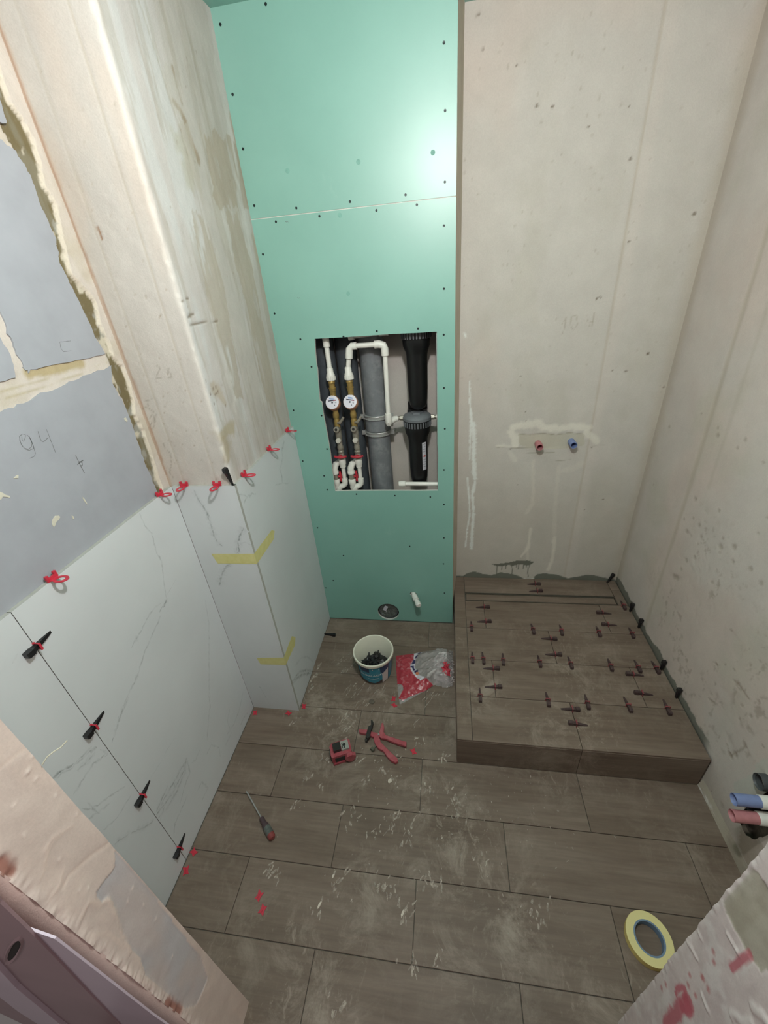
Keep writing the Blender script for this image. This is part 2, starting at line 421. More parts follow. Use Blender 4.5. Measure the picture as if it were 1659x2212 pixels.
Dd = [(1.058,2.11),(1.079,2.119),(1.085,2.14),(1.086,2.166),(1.092,2.203)]
yz_block([(.25, 2.13)] + jag(Dd, .003, 8) + [(1.11, 2.5), (.25, 2.5)])
# dabs and pencil on the lower block ("94", a crossed tick and, above, a "5")
def ribbon(mb, pts, w, M, z=0., taper=True, jit=0., rg=None, a=1.):
    n = len(pts); P = [Vector((p[0], p[1], z)) for p in pts]
    for i in range(n - 1):
        pass
    vs, fs, al = [], [], []
    for i, p in enumerate(P):
        t = (P[min(i + 1, n - 1)] - P[max(i - 1, 0)]).normalized(); nn = Vector((-t.y, t.x, 0))
        ww = w * (.25 if taper and i in (0, n - 1) else 1) * (1 + (rg.uniform(-jit, jit) if rg else 0))
        aa = a * (rg.uniform(.35, 1) if rg else 1)
        vs += [p + nn * ww, p, p - nn * ww]; al += [0., aa, 0.]
    for i in range(n - 1):
        k = 3 * i; fs += [(k, k + 1, k + 4, k + 3), (k + 1, k + 2, k + 5, k + 4)]
    mb.add(vs, fs, 0, M, al)
def densify(pts, step=.006, wob=.0, rg=None):
    o = []
    for p, q in zip(pts[:-1], pts[1:]):
        L = math.hypot(q[0] - p[0], q[1] - p[1]); n = max(1, int(L / step))
        for k in range(n):
            t = k / n; o.append((p[0] + (q[0] - p[0]) * t + (rg.uniform(-wob, wob) if rg else 0), p[1] + (q[1] - p[1]) * t + (rg.uniform(-wob, wob) if rg else 0)))
    return o + [pts[-1]]
M_pencil = plain('pencil', S(112, 114, 114), .8, bmp=0)
M_dab = plain('filler_dab', S(204, 200, 184), .9, var=.05)
MX = Matrix(((0, 0, 1, 0), (1, 0, 0, 0), (0, 1, 0, 0), (0, 0, 0, 1)))   # (y, z, x)
MY = Matrix(((1, 0, 0, 0), (0, 0, -1, 0), (0, 1, 0, 0), (0, 0, 0, 1)))  # (x, z) facing -y, third = -y
def scribble(strokes, w, M, z, parent, mat, name='pencil_mark', seed=1):
    mb = MB(); rg = random.Random(seed)
    for st in strokes:
        p = densify(st, .004, .0003, rg); n = len(p)
        P = [Vector((q[0], q[1], z)) for q in p]; vs = []; fs = []
        for i in range(n):
            t = (P[min(i + 1, n - 1)] - P[max(i - 1, 0)]).normalized(); nn = Vector((-t.y, t.x, 0)) * w * rg.uniform(.6, 1.1)
            vs += [P[i] + nn, P[i] - nn]
        for i in range(n - 1): fs.append((2 * i, 2 * i + 1, 2 * i + 3, 2 * i + 2))
        mb.add(vs, fs, 0, M)
    return mb.build(name, mat, parent, smooth=False, normals=False)
scribble([[(0.7579,1.51),(0.7612,1.519),(0.7712,1.522),(0.7764,1.518),(0.7713,1.511),(0.7648,1.506),(0.7637,1.51),(0.7664,1.517)],
          [(0.7791,1.517),(0.7822,1.511),(0.7818,1.497),(0.7747,1.489),(0.7658,1.487),(0.7586,1.493),(0.7567,1.503),(0.7588,1.512)],
          [(0.7822,1.511),(0.7812,1.493),(0.779,1.484),(0.766,1.484),(0.7594,1.491)],
          [(0.7807,1.49),(0.7765,1.473),(0.7707,1.468),(0.7586,1.468)],
          [(0.808,1.515),(0.8055,1.503),(0.8044,1.493),(0.807,1.489),(0.816,1.491),(0.825,1.494)], [(0.8301,1.513),(0.827,1.484),(0.8238,1.456)]], .0008, MX, -.9443, wl, M_pencil)
scribble([[(0.8714,1.428),(0.8713,1.401),(0.8728,1.378)], [(0.864,1.406),(0.874,1.408),(0.8859,1.409)], [(0.8739,1.411),(0.8798,1.404),(0.877,1.399),(0.8713,1.399)]], .0013, MX, -.9443, wl, M_pencil)
scribble([[(1.005,1.685),(0.9711,1.687),(0.9665,1.673),(0.9693,1.665),(0.9936,1.663)]], .0006, MX, -.9443, wl, M_pencil)
def dab(poly, M, z, parent, mat, th=.0015, name='filler_dab'):
    return MB().prism(poly, z, z + th, 0, M).build(name, mat, parent, smooth=False)
dab([(0.7455,1.323),(0.7535,1.319),(0.7548,1.314),(0.7478,1.31),(0.7401,1.309),(0.7347,1.304),(0.728,1.301),(0.7278,1.309),(0.7329,1.317),(0.7397,1.321)], MX, -.9446, wl, M_dab)
dab([(0.6547,1.435),(0.6633,1.431),(0.667,1.427),(0.6697,1.421),(0.6759,1.415),(0.6751,1.41),(0.6698,1.415),(0.6629,1.42),(0.6568,1.416),(0.6467,1.422)], MX, -.9446, wl, M_dab)
dab([(0.8352,1.327),(0.838,1.319),(0.8386,1.308),(0.8375,1.303),(0.8347,1.313),(0.834,1.321)], MX, -.9446, wl, M_dab)
dab([(0.7839,1.301),(0.7879,1.296),(0.7851,1.289),(0.7822,1.292)], MX, -.9446, wl, M_dab)
dab([(0.7031,1.444),(0.7128,1.447),(0.7161,1.446),(0.712,1.44)], MX, -.9446, wl, M_dab)
dab([(1.075,1.462),(1.083,1.462),(1.085,1.451),(1.08,1.449),(1.075,1.455)], MX, -.9446, wl, M_dab)

# ---- marble tiles on the left wall and on the column
rv = random.Random(12)
def marble(parent, w, h, M, veins, t=.0125):
    """slab: local (a, b) = (width, height), thickness towards +third axis; veins in the same (a, b)"""
    mb = MB(); mb.add([(0, 0, 0), (w, 0, 0), (w, h, 0), (0, h, 0), (0, 0, t), (w, 0, t), (w, h, t), (0, h, t)], [(4, 5, 6, 7)], 0, M)
    o = len(mb.v) - 8
    for f in ((0, 3, 2, 1), (0, 1, 5, 4), (1, 2, 6, 5), (2, 3, 7, 6), (3, 0, 4, 7)): mb.f.append([i + o for i in f]); mb.m.append(1)
    me_n = len(mb.f)
    for k, (pts, wd, a) in enumerate(veins):
        p = [q for q in densify(pts, .007, .0016, rv) if 0 < q[0] < w and 0 < q[1] < h]
        if len(p) < 2: continue
        if a >= .7 and wd < .0048: ribbon(mb, p, wd * 3.6, M, t + .0001 + .00001 * k, True, .5, rv, .28)
        ribbon(mb, p, wd * 1.25, M, t + .00015 + .00002 * k, True, .5, rv, a)
    return mb.build('tile', [M_marble, M_tile_edge], parent, smooth=False, normals=False)
def off(vs, a0): return [([(p[0] - a0, p[1]) for p in pts], w, a) for pts, w, a in vs]
vl = [([(0.9758,1.196),(0.9752,1.152),(0.9885,1.114),(0.975,1.045),(0.981,1.008),(0.9586,0.9502),(0.9427,0.9032),(0.933,0.8764),(0.9097,0.8757),(0.8854,0.8721)], .0028, .55),
 ([(0.9396,0.8838),(0.9095,0.8714)], .004, .9), ([(0.9416,0.8953),(0.9707,0.901),(1.007,0.9107)], .002, .3), ([(0.9074,0.891),(0.8797,0.8993),(0.8467,0.8964),(0.8025,0.8806),(0.7709,0.8755),(0.7459,0.8644)], .003, .5),
 ([(0.7842,0.874),(0.7634,0.8707)], .004, .8),
 ([(0.8875,0.8567),(0.8308,0.8335),(0.7772,0.8115),(0.714,0.7695),(0.669,0.7554),(0.6233,0.7369),(0.594,0.7157),(0.5704,0.6963)], .0032, .55), ([(0.7272,0.7758),(0.7067,0.7698)], .0045, .7), ([(0.6645,0.7477),(0.6189,0.7294)], .004, .6),
 ([(0.6673,0.7558),(0.6375,0.74),(0.6189,0.7311),(0.5839,0.7045),(0.5602,0.6911)], .004, .6),
 ([(1.103,0.7315),(1.076,0.6304),(0.9565,0.4241),(0.921,0.3491),(0.8685,0.2863),(0.8358,0.2437)], .003, .4), ([(0.9342,0.3903),(0.9193,0.3432),(0.8689,0.2886)], .003, .45),
 ([(1.119,0.1553),(1.054,0.1169),(0.9945,0.1037),(0.9372,0.1219)], .004, .4), ([(1.105,0.0293),(1.062,0.046),(1.028,0.0453)], .004, .6), ([(1.006,0.1971),(0.9673,0.1682),(0.9596,0.0908),(0.9025,0.0941)], .004, .3),
 ([(0.5479,0.3138),(0.6018,0.3173),(0.664,0.3123),(0.7343,0.3118)], .004, .8), ([(0.5479,0.3138),(0.5913,0.2992),(0.621,0.2874),(0.7015,0.2911),(0.7263,0.316)], .004, .8),
 ([(0.5464,0.2967),(0.5782,0.2766),(0.6394,0.2699),(0.7065,0.2819)], .0035, .7), ([(0.555,0.1574),(0.5806,0.1852),(0.6096,0.1848),(0.6659,0.194)], .0035, .6), ([(0.5691,0.2762),(0.5987,0.2729),(0.6226,0.2738),(0.6513,0.307)], .003, .6),
 ([(0.6252,0.3342),(0.5822,0.3289),(0.553,0.3225)], .003, .8), ([(0.7257,0.297),(0.7133,0.2483),(0.6705,0.2378),(0.6262,0.2134)], .004, .5), ([(0.7014,0.1425),(0.7352,0.1413),(0.7453,0.0756),(0.6991,0.079)], .005, .35),
 ([(0.4885,0.322),(0.4855,0.3036),(0.508,0.2736),(0.5311,0.2703),(0.5795,0.2942)], .003, .5), ([(0.5911,0.4445),(0.6468,0.4402),(0.6852,0.4454),(0.7275,0.4381)], .002, .25), ([(0.8041,0.1981),(0.8445,0.2033),(0.8711,0.1362),(0.8584,0.0908)], .003, .35),
 ([(0.7926,0.2603),(0.755,0.2542),(0.7358,0.2685)], .003, .3)]
va = [([(0.4121,0.7901),(0.4242,0.7873),(0.4511,0.7676),(0.4738,0.7542),(0.5017,0.7472),(0.5248,0.7288)], .005, .9), ([(0.4603,0.7399),(0.4894,0.7259),(0.5107,0.7243),(0.5156,0.7229)], .003, .7),
 ([(0.5362,0.6871),(0.5136,0.6895),(0.4981,0.7026),(0.4526,0.6997),(0.4247,0.6962)], .004, .6), ([(0.5285,0.7152),(0.537,0.678),(0.5267,0.6812)], .003, .5),
 ([(0.4182,0.6405),(0.4256,0.6161),(0.4539,0.5867),(0.4888,0.5628),(0.524,0.533)], .003, .55), ([(0.4166,0.5912),(0.4443,0.5702),(0.4699,0.5519)], .004, .6), ([(0.4359,0.6338),(0.4353,0.5945),(0.4411,0.5647)], .003, .5),
 ([(0.4226,0.5124),(0.4588,0.4892),(0.4912,0.4881),(0.5252,0.487)], .003, .5), ([(0.4205,0.4343),(0.4416,0.4143),(0.4637,0.3933),(0.4919,0.3541),(0.5188,0.3201),(0.535,0.3129)], .003, .8),
 ([(0.5076,1.113),(0.4894,1.102)], .004, .25), ([(0.4114,0.7811),(0.436,0.7751),(0.4516,0.7598),(0.485,0.7554),(0.5183,0.7471)], .003, .5)]
Y1 = .5435
marble(wl, 1.149 - Y1 - .0018, 1.2, MX @ TX(Y1 + .0009, 0, -.9443), off(vl, Y1 + .0009))
marble(wl, Y1 - .255 - .0009, 1.2, MX @ TX(.255, 0, -.9443), off(va, .255))
# ---- column: concrete front and side wrapped in one canvas
UF = .237
def colf(u, v, d):
    front = u < UF
    x = np.where(front, -.948 + u, -.711 + d); y = np.where(front, 1.160 - d, 1.160 + (u - UF))
    E = np.exp(-((u - UF) / .007) ** 2) * (.2 + vnoise(u, v, 30, 45, 41) ** 2 * 1.4) * .010
    E = E * .55
    return (x - E, y + E, v)
cv = Canvas(0, UF + .603, 1.185, 2.508, .005, (198, 192, 185), colf)
U, V = cv.U, cv.V
cv.blend(sm(vnoise(U, V, 5, 1.2, 2), .45, .75) * .5, (206, 201, 195)); cv.blend(sm(vnoise(U, V, 9, 3, 4), .5, .8) * .45, (206, 190, 176))
side = U > UF
st = vnoise(U + .02 * vnoise(U, V, 6, 6, 99), V, 7, .9, 21, 5, .55); st2 = vnoise(U, V, 22, 1.4, 23, 4)
cv.blend(side * 1., (194, 188, 184)); cv.blend(side * sm(st, .52, .57) * .45, (180, 173, 163)); cv.blend(side * sm(1 - st, .56, .61) * .5, (202, 203, 202)); cv.blend(side * sm(st2, .62, .67) * .3, (170, 160, 146)); cv.blend(side * sm(vnoise(U, V, 10, 3, 27), .58, .63) * .35, (214, 210, 204)); cv.blend(side * sm(vnoise(U, V, 40, 3, 28), .60, .68) * .3, (156, 144, 124))
f2 = lambda L: [(UF + (p[0] - 1.160), p[1]) for p in L]
g2 = lambda L: [(p[0] + .948, p[1]) for p in L]
for pts, w, col, al in [
 (f2([(1.749,1.923),(1.766,1.771),(1.78,1.628),(1.793,1.543),(1.792,1.425)]), .014, (178,168,146), .6),
 (f2([(1.394,2.205),(1.413,2.194),(1.429,2.176),(1.435,2.127),(1.454,2.098)]), .009, (156,138,114), .8),
 (f2([(1.432,2.281),(1.43,2.245),(1.435,2.21)]), .005, (160,146,124), .7),
 (f2([(1.369,2.119),(1.385,2.089),(1.376,2.038)]), .024, (184,178,156), .5),
 (f2([(1.753,2.269),(1.755,2.188),(1.756,2.101),(1.757,2.032)]), .009, (168,150,126), .6),
 (f2([(1.177,1.364),(1.206,1.367),(1.246,1.36)]), .022, (176,162,132), .7), (f2([(1.18,1.346),(1.175,1.313),(1.168,1.288)]), .014, (176,160,130), .7),
 (f2([(1.202,1.518),(1.216,1.493),(1.246,1.451)]), .018, (182,166,144), .6)]:
    cv.stroke(pts, w, tuple(int(c * .97) for c in col), al, .5, 1.1, int(w * 9999), 34)
wob = (vnoise(U, V, 22, 6, 301, 4, .65) - .5) * .05; U0, V0 = cv.U, cv.V; cv.U = U + wob; cv.V = V + wob * 1.6
for poly, col, al in ((f2([(1.533,2.18),(1.628,2.195),(1.746,2.203),(1.764,2.108),(1.793,2.018),(1.698,1.993),(1.574,1.993),(1.515,2.002),(1.488,2.016),(1.518,2.048),(1.523,2.115)]), (170, 157, 140), .75),
    (f2([(1.339,1.969),(1.397,1.964),(1.412,1.899),(1.431,1.775),(1.397,1.583),(1.383,1.43),(1.326,1.461),(1.311,1.597),(1.312,1.742),(1.315,1.872)]), (176, 166, 152), .8),
    (f2([(1.559,1.98),(1.64,1.977),(1.678,1.856),(1.676,1.64),(1.653,1.338),(1.661,1.214),(1.565,1.306),(1.552,1.491),(1.555,1.713),(1.543,1.853)]), (174, 163, 148), .8),
    (f2([(1.404,2.189),(1.451,2.191),(1.455,2.113),(1.43,2.003),(1.368,1.985),(1.374,2.078)]), (182, 174, 162), .7),
    (f2([(1.389,2.289),(1.44,2.271),(1.45,2.21),(1.391,2.186),(1.366,2.232)]), (186, 180, 170), .5)):
    mkk = cv.inside(poly) * sm(vnoise(U, V, 26, 7, 305, 3), .28, .40); cv.blend(mkk * al, col)
cv.U, cv.V = U0, V0
for c in [(1195,880),(1215,905),(1205,915),(1225,895),(1180,912),(1210,880),(1240,950),(1205,960)]: pass
for p in f2([(1.201,1.507),(1.214,1.49),(1.202,1.488),(1.224,1.493),(1.178,1.496),(1.219,1.508),(1.244,1.443),(1.183,1.466)]): cv.dot(p[0], p[1], .0035, (112, 92, 74), .8)
# form lines
for u in (.0605, .1785): cv.stroke([(u, 1.18), (u + .002, 2.5)], .0022, (186, 176, 160), .55, .8, .5, 3, 20, -.0008)
for p in (f2([(1.41,1.206),(1.4,1.75),(1.4,2.103),(1.343,2.366)]),): cv.stroke(p, .0022, (172, 166, 150), .6, .8, .5, 3, 20, -.0008)
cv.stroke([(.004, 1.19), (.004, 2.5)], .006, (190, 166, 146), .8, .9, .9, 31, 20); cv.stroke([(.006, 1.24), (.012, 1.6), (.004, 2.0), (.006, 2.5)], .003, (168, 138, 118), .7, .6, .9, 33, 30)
for L, w in ((f2([(1.172,1.691),(1.246,1.688),(1.333,1.685)]), .0016), (f2([(1.176,1.709),(1.207,1.715)]), .003), (f2([(1.168,1.75),(1.202,1.754)]), .002)): cv.stroke(L, w, (120, 106, 88), .8, .6, .6, 5, 60, -.002)
for L in (g2([(-0.8545,1.586),(-0.8399,1.589),(-0.8376,1.58),(-0.852,1.565),(-0.8598,1.554),(-0.8444,1.555)]), g2([(-0.8225,1.582),(-0.8083,1.581),(-0.8177,1.571),(-0.8081,1.566),(-0.8078,1.556),(-0.8217,1.553)]),
          g2([(-0.9261,1.469),(-0.9112,1.46),(-0.9026,1.443),(-0.9184,1.426),(-0.9462,1.404)]), g2([(-0.8982,1.493),(-0.9214,1.489),(-0.9179,1.474),(-0.9478,1.462)]), g2([(-0.9285,1.432),(-0.9156,1.449),(-0.9122,1.426),(-0.9317,1.4)]),
          g2([(-0.9135,1.349),(-0.9109,1.33),(-0.8995,1.317),(-0.9101,1.279),(-0.9286,1.247),(-0.9227,1.227)])): cv.stroke(L, .0016, (150, 142, 130), .55, .6, .3, 5, 60)
cv.dots(110, (.01, UF - .01, 1.2, 2.4), (.0010, .0024), (176, 164, 148), 6, .7, -.001); cv.dots(60, (.05, .2, 1.2, 1.8), (.001, .0024), (162, 148, 130), 7, .8, -.001)
cv.dots(40, (UF + .01, UF + .5, 1.2, 2.4), (.0012, .0028), (140, 124, 104), 8, .6, -.001, 1.6)
for L in (g2([(-0.8802,1.928),(-0.8767,1.919),(-0.8789,1.903)]),): cv.stroke(L, .003, (150, 112, 82), .9, .5, .9, 9, 90, -.002)
# broken arris; light catching its edge is painted in as a paler band
k = np.exp(-((U - UF) / .008) ** 2); cv.D += (vnoise(U, V, 30, 30, 42) - .5) * .0022
cv.blend(k * .35, (212, 208, 202))
wc = cv.build('wall_column', M_plaster); tag(wc, kind='structure')
vf = [([(-0.8523,1.189),(-0.8501,1.15),(-0.8365,1.111),(-0.8328,1.061),(-0.8356,1.002),(-0.8304,0.9664),(-0.8136,0.9505)], .0035, .8), ([(-0.834,1.106),(-0.8315,1.078)], .005, .9),
 ([(-0.7098,1.037),(-0.728,1.011),(-0.7489,0.9764),(-0.757,0.9317),(-0.7912,0.8943),(-0.8486,0.8359),(-0.8759,0.7857),(-0.8862,0.7651)], .0042, .95), ([(-0.7474,0.9676),(-0.7228,0.9723),(-0.7024,0.9612)], .002, .5), ([(-0.8346,0.8555),(-0.8085,0.861)], .003, .8),
 ([(-0.7525,0.9631),(-0.7689,0.9315),(-0.7552,0.9089)], .003, .8), ([(-0.8634,0.1645),(-0.8504,0.0932),(-0.8487,0.0785)], .003, .35), ([(-0.934,0.3093),(-0.9334,0.2826)], .003, .6)]
vs_ = [([(1.628,1.181),(1.586,1.156),(1.571,1.121),(1.523,1.092),(1.525,1.058),(1.516,1.027)], .0035, .7), ([(1.443,1.056),(1.504,1.033),(1.575,0.9974)], .003, .45),
 ([(1.176,1.115),(1.189,1.124),(1.216,1.126),(1.247,1.12),(1.274,1.103)], .004, .6), ([(1.162,1.162),(1.185,1.146),(1.208,1.127)], .003, .4), ([(1.248,1.121),(1.22,1.119)], .005, .7),
 ([(1.155,0.1937),(1.214,0.1532),(1.257,0.12),(1.341,0.0297),(1.392,-0.0102)], .010, .9), ([(1.149,0.194),(1.21,0.1725),(1.246,0.1556),(1.328,0.0687),(1.407,-0.0522)], .007, .8), ([(1.225,0.224),(1.299,0.1918),(1.361,0.126),(1.413,0.0266)], .006, .35),
 ([(1.591,0.1254),(1.601,0.0689)], .003, .3)]
marble(wc, .2295, 1.2, MY @ TX(-.9305, 0, -1.1615), off(vf, -.9305))
MXs = MX
marble(wc, 1.7585 - 1.149, 1.2, MX @ TX(1.149, 0, -.7138), off(vs_, 1.149))

# ---- back wall
cv = Canvas(-.75, .958, 0, ZC, .0055, (196, 192, 185), lambda u, v, d: (u, YB - d, v))
U, V = cv.U, cv.V
cv.blend(sm(vnoise(U, V, 2.5, 1.5, 2), .45, .7) * .5, (204, 192, 182)); cv.blend(sm(vnoise(U, V, 6, 4, 9), .5, .75) * .35, (184, 180, 168))
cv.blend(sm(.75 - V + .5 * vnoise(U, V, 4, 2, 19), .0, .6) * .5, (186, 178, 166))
cv.stroke([(.670, .15), (.672, 1.2), (.664, 2.5)], .0045, (178, 168, 152), .65, .9, .4, 5, 12, -.0012)
cv.stroke([(.690, .15), (.694, .9), (.69, 2.5)], .02, (206, 198, 190), .4, .9, .4, 7, 12)
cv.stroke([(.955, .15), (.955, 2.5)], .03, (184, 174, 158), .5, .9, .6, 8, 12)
for L, w, al in (([(0.3136,1.084),(0.3778,1.095),(0.4255,1.103),(0.452,1.08),(0.5248,1.073),(0.5915,1.078),(0.6552,1.071)], .017, .8), ([(0.307,1.062),(0.3215,1.035),(0.3327,0.9986)], .02, .8), ([(0.6504,1.052),(0.6777,1.03),(0.7058,1.002)], .014, .7),
                 ([(0.2406,0.9917),(0.2787,0.9908),(0.3381,0.9847)], .007, .5), ([(0.311,0.9527),(0.3352,0.9144)], .012, .35), ([(0.464,0.9724),(0.5252,0.9754),(0.5654,0.979)], .004, .7)):
    cv.stroke(L, w, (222, 218, 206), al, .5, .7, 3, 40, .001)
q = [(0.3408,1.053),(0.3988,1.046),(0.4552,1.051),(0.5167,1.043),(0.5754,1.052),(0.6439,1.044),(0.6549,0.9858),(0.5707,0.9698),(0.4058,0.9738),(0.3499,0.9936)]
cv.blend(cv.inside(q) * .8, (188, 184, 168)); cv.D -= cv.inside(q) * .0012
for L in ([(0.345,1.052),(0.3989,1.046),(0.4553,1.051),(0.5168,1.042),(0.5755,1.051),(0.6363,1.042)], [(0.2453,0.9833),(0.3595,0.9786),(0.4222,0.9757)], [(0.6174,0.9822),(0.6857,0.9805),(0.7447,0.9826)], [(0.3574,0.954),(0.4665,0.9492),(0.5199,0.9517)], [(0.5134,0.9037),(0.5544,0.9076),(0.6033,0.9113)]):
    cv.stroke(L, .0016, (150, 144, 128), .7, .7, .6, 4, 80)
for L, w, al in (([(0.4254,0.9031),(0.432,0.8154),(0.4417,0.7395),(0.4451,0.661),(0.4192,0.6016)], .009, .4), ([(0.4511,0.5066),(0.4508,0.4371),(0.4494,0.3775),(0.4166,0.3156)], .007, .8), ([(0.4446,0.3774),(0.4575,0.2916)], .009, .5),
                 ([(0.5507,0.8721),(0.556,0.764),(0.5624,0.6072),(0.5797,0.4677)], .009, .3), ([(0.5818,0.4504),(0.5873,0.3678),(0.5875,0.2883),(0.5751,0.2314)], .010, .8), ([(0.5741,0.8525),(0.6228,0.8613),(0.6599,0.8891)], .015, .3)):
    cv.stroke(L, w, (216, 210, 198), al, .5, .7, 6, 40)
for L, w in (([(0.103,1.312),(0.1039,1.215),(0.1112,1.141),(0.1103,1.045),(0.1117,0.9237)], .0035), ([(0.1211,1.113),(0.1305,1.045),(0.1316,0.9233),(0.1417,0.8165)], .0095), ([(0.1405,0.7945),(0.1331,0.7159),(0.1418,0.5983),(0.138,0.487),(0.1351,0.3701)], .0075),
             ([(0.1029,0.817),(0.1133,0.716),(0.1214,0.5982),(0.1087,0.4867),(0.1026,0.3828)], .004), ([(0.0761,1.521),(0.078,1.506)], .005), ([(0.1102,1.178),(0.1136,1.122)], .006)):
    cv.stroke(L, w, (226, 230, 226), .92, .45, .9, 12, 90, .0006)
for L in ([(0.4778,1.53),(0.493,1.558),(0.4909,1.518),(0.4861,1.496)], [(0.5147,1.564),(0.5341,1.559),(0.5405,1.526),(0.5303,1.508),(0.5156,1.52),(0.5135,1.557)], [(0.5749,1.56),(0.5784,1.538),(0.6016,1.533)], [(0.6014,1.566),(0.5989,1.504)]):
    cv.stroke(L, .0017, (166, 158, 144), .6, .6, .4, 7, 80)
for L in ([(0.5985,1.609),(0.6012,1.623),(0.6152,1.626),(0.6215,1.619)],): cv.stroke(L, .002, (120, 112, 98), .9, .5, .5, 3, 80)
for px, r in zip([(0.7158,1.33),(0.7714,1.325),(0.3289,1.325),(0.3639,1.161),(0.37,1.118),(0.3082,0.9718),(0.6886,0.9722),(0.36,0.7735),(0.7912,0.6868),(0.7111,0.6265),(0.8455,1.394),(0.9416,1.249),(0.3045,2.234),(0.3572,2.226),(0.228,2.343),(0.1155,2.394),(0.0989,2.476),(0.4844,2.161),(0.6073,2.201),(0.8937,1.876),(0.6395,2.058),(0.6843,1.808),(0.7096,0.2393),(0.2798,1.184)],
                 [.006,.008,.004,.005,.004,.005,.006,.004,.006,.005,.009,.007,.008,.008,.006,.006,.006,.006,.005,.010,.008,.007,.004,.004]):
    cv.dot(px[0], px[1], r * .72, (116, 104, 90), .85, -.002, .8)
cv.dots(110, (.06, .95, 1.2, 2.5), (.002, .0045), (172, 165, 154), 4, .6, -.001, 1.3); cv.dots(40, (.06, .6, 1.7, 2.5), (.0018, .004), (150, 141, 126), 5, .5, -.001, 1.6)
# tanking membrane along the podium, with the brushed patch and its runs
top = np.interp(U, *zip(*sorted([(0.0376,0.1659),(0.0939,0.1662),(0.1158,0.1871),(0.1598,0.2027),(0.2046,0.1854),(0.2599,0.1771),(0.3078,0.1984),(0.3568,0.1942),(0.4007,0.1842),(0.446,0.1572),(0.4944,0.1559),(0.5172,0.1933),(0.5692,0.2005),(0.6331,0.1912),(0.6883,0.1678),(0.7383,0.1805),(0.7873,0.1959),(0.8283,0.1944),(0.8816,0.1795),(0.9446,0.1663),(0.976,0.1605)])))
cv.blend(sm(top - V + (vnoise(U, V, 60, 60, 3) - .5) * .006, -.002, .002) * (U > .04), (112, 114, 104))
cv.blend(cv.inside([(0.253,0.2601),(0.2978,0.2625),(0.3563,0.2753),(0.3946,0.287),(0.4526,0.2915),(0.495,0.2787),(0.475,0.2605),(0.4562,0.2537),(0.4163,0.2622),(0.3778,0.2517),(0.3479,0.2541),(0.299,0.2419),(0.2736,0.249)]) * 1., (112, 112, 102))
for x, a, b in ((175,1800,1880),(228,1800,1850),(262,1800,1842),(282,1795,1840),(348,1790,1890),(395,1785,1820),(420,1790,1840),(455,1785,1815),(480,1785,1835),(515,1790,1825)): pass
for L in ([(0.2861,0.2493),(0.2893,0.1941)], [(0.3125,0.25),(0.3145,0.2177)], [(0.339,0.2539),(0.3391,0.2236)], [(0.3714,0.2579),(0.3765,0.1901)], [(0.3942,0.2617),(0.397,0.2394)], [(0.4077,0.2588),(0.4105,0.2256)], [(0.4358,0.2627),(0.4386,0.2308)], [(0.4533,0.2631),(0.4557,0.2377)], [(0.4692,0.2604),(0.464,0.2219),(0.4679,0.1699)]):
    cv.stroke(L, .0026, (112, 112, 102), .95, .4, .3, 4, 60)
cv.stroke([(0.4503,0.1562),(0.4807,0.1505),(0.4995,0.161)], .005, (214, 212, 204), .9, .5, .7, 5, 80, .001)
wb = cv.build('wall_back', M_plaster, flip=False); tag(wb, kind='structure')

# ---- right wall, with the chiselled hole round the supply pipes
cv = Canvas(.30, 1.99, 0, ZC, .006, (198, 191, 184), lambda u, v, d: (XR - d, u, v))
U, V = cv.U, cv.V
cv.blend(sm(vnoise(U, V, 2.5, 1.8, 62), .45, .7) * .55, (200, 184, 174)); cv.blend(sm(vnoise(U, V, 5, 4, 69), .5, .75) * .4, (184, 182, 166))
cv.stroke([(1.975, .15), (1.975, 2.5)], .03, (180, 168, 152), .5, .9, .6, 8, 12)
cv.stroke([(1.600, .16), (1.61, .9), (1.633, 1.62), (1.66, 2.5)], .010, (178, 168, 152), .6, .9, .5, 5, 12, -.0012)
cv.stroke([(1.50, 1.0), (1.52, 1.6), (1.55, 2.5)], .008, (176, 168, 154), .35, .9, .5, 6, 12)
band = np.exp(-((U - 1.42) / .20) ** 2) * sm(1.05 - V, 0, .35) + np.exp(-((U - .95) / .3) ** 2) * sm(.95 - V, 0, .3) * .8
sp = sm(vnoise(U, V, 55, 42, 71, 3, .7), .60, .72)
cv.blend(sp * np.clip(band * 1.3, 0, 1) * sm(vnoise(U, V, 7, 7, 73), .42, .6) * .5, (150, 138, 124)); cv.D -= sp * band * .0015
for px, r in zip([(1.562,1.207),(1.549,1.185),(1.41,1.219),(1.431,1.183),(1.301,1.187),(1.579,0.8166),(1.527,0.8533),(1.479,0.8513),(1.447,0.8204),(1.551,0.9261),(1.537,0.7844),(1.407,0.9575),(1.335,0.8498),(1.278,0.8896),(1.34,0.8834),(1.481,0.6819),(1.442,0.7252),(1.493,0.628),(1.258,0.8448),(1.181,0.8723),(1.123,0.863),(1.211,0.9895),(1.202,1.051),(1.681,1.222),(1.877,1.105),(1.873,0.8254),(1.498,0.5787),(1.518,0.568)], [.007,.010,.008,.007,.007,.007,.007,.009,.009,.010,.011,.008,.012,.011,.006,.011,.010,.009,.008,.010,.009,.006,.006,.005,.008,.005,.014,.014]):
    cv.dot(px[0], px[1], r, (150, 138, 124), .55, -.002, .8)
for px, r in zip([(1.149,0.6374),(1.14,0.4742),(1.109,0.5123),(1.071,0.5341),(1.11,0.4063),(0.9852,0.4644),(0.9438,0.4705),(0.8659,0.4372),(0.9234,0.2951),(0.9366,0.2661),(0.9146,0.3652),(0.9699,0.4159),(0.9468,0.5407),(1.079,0.1902),(1.027,0.6087)], [.006,.006,.006,.005,.005,.006,.007,.007,.011,.012,.010,.006,.007,.006,.006]):
    cv.dot(px[0], px[1], r, (146, 132, 118), .6, -.002, .7)
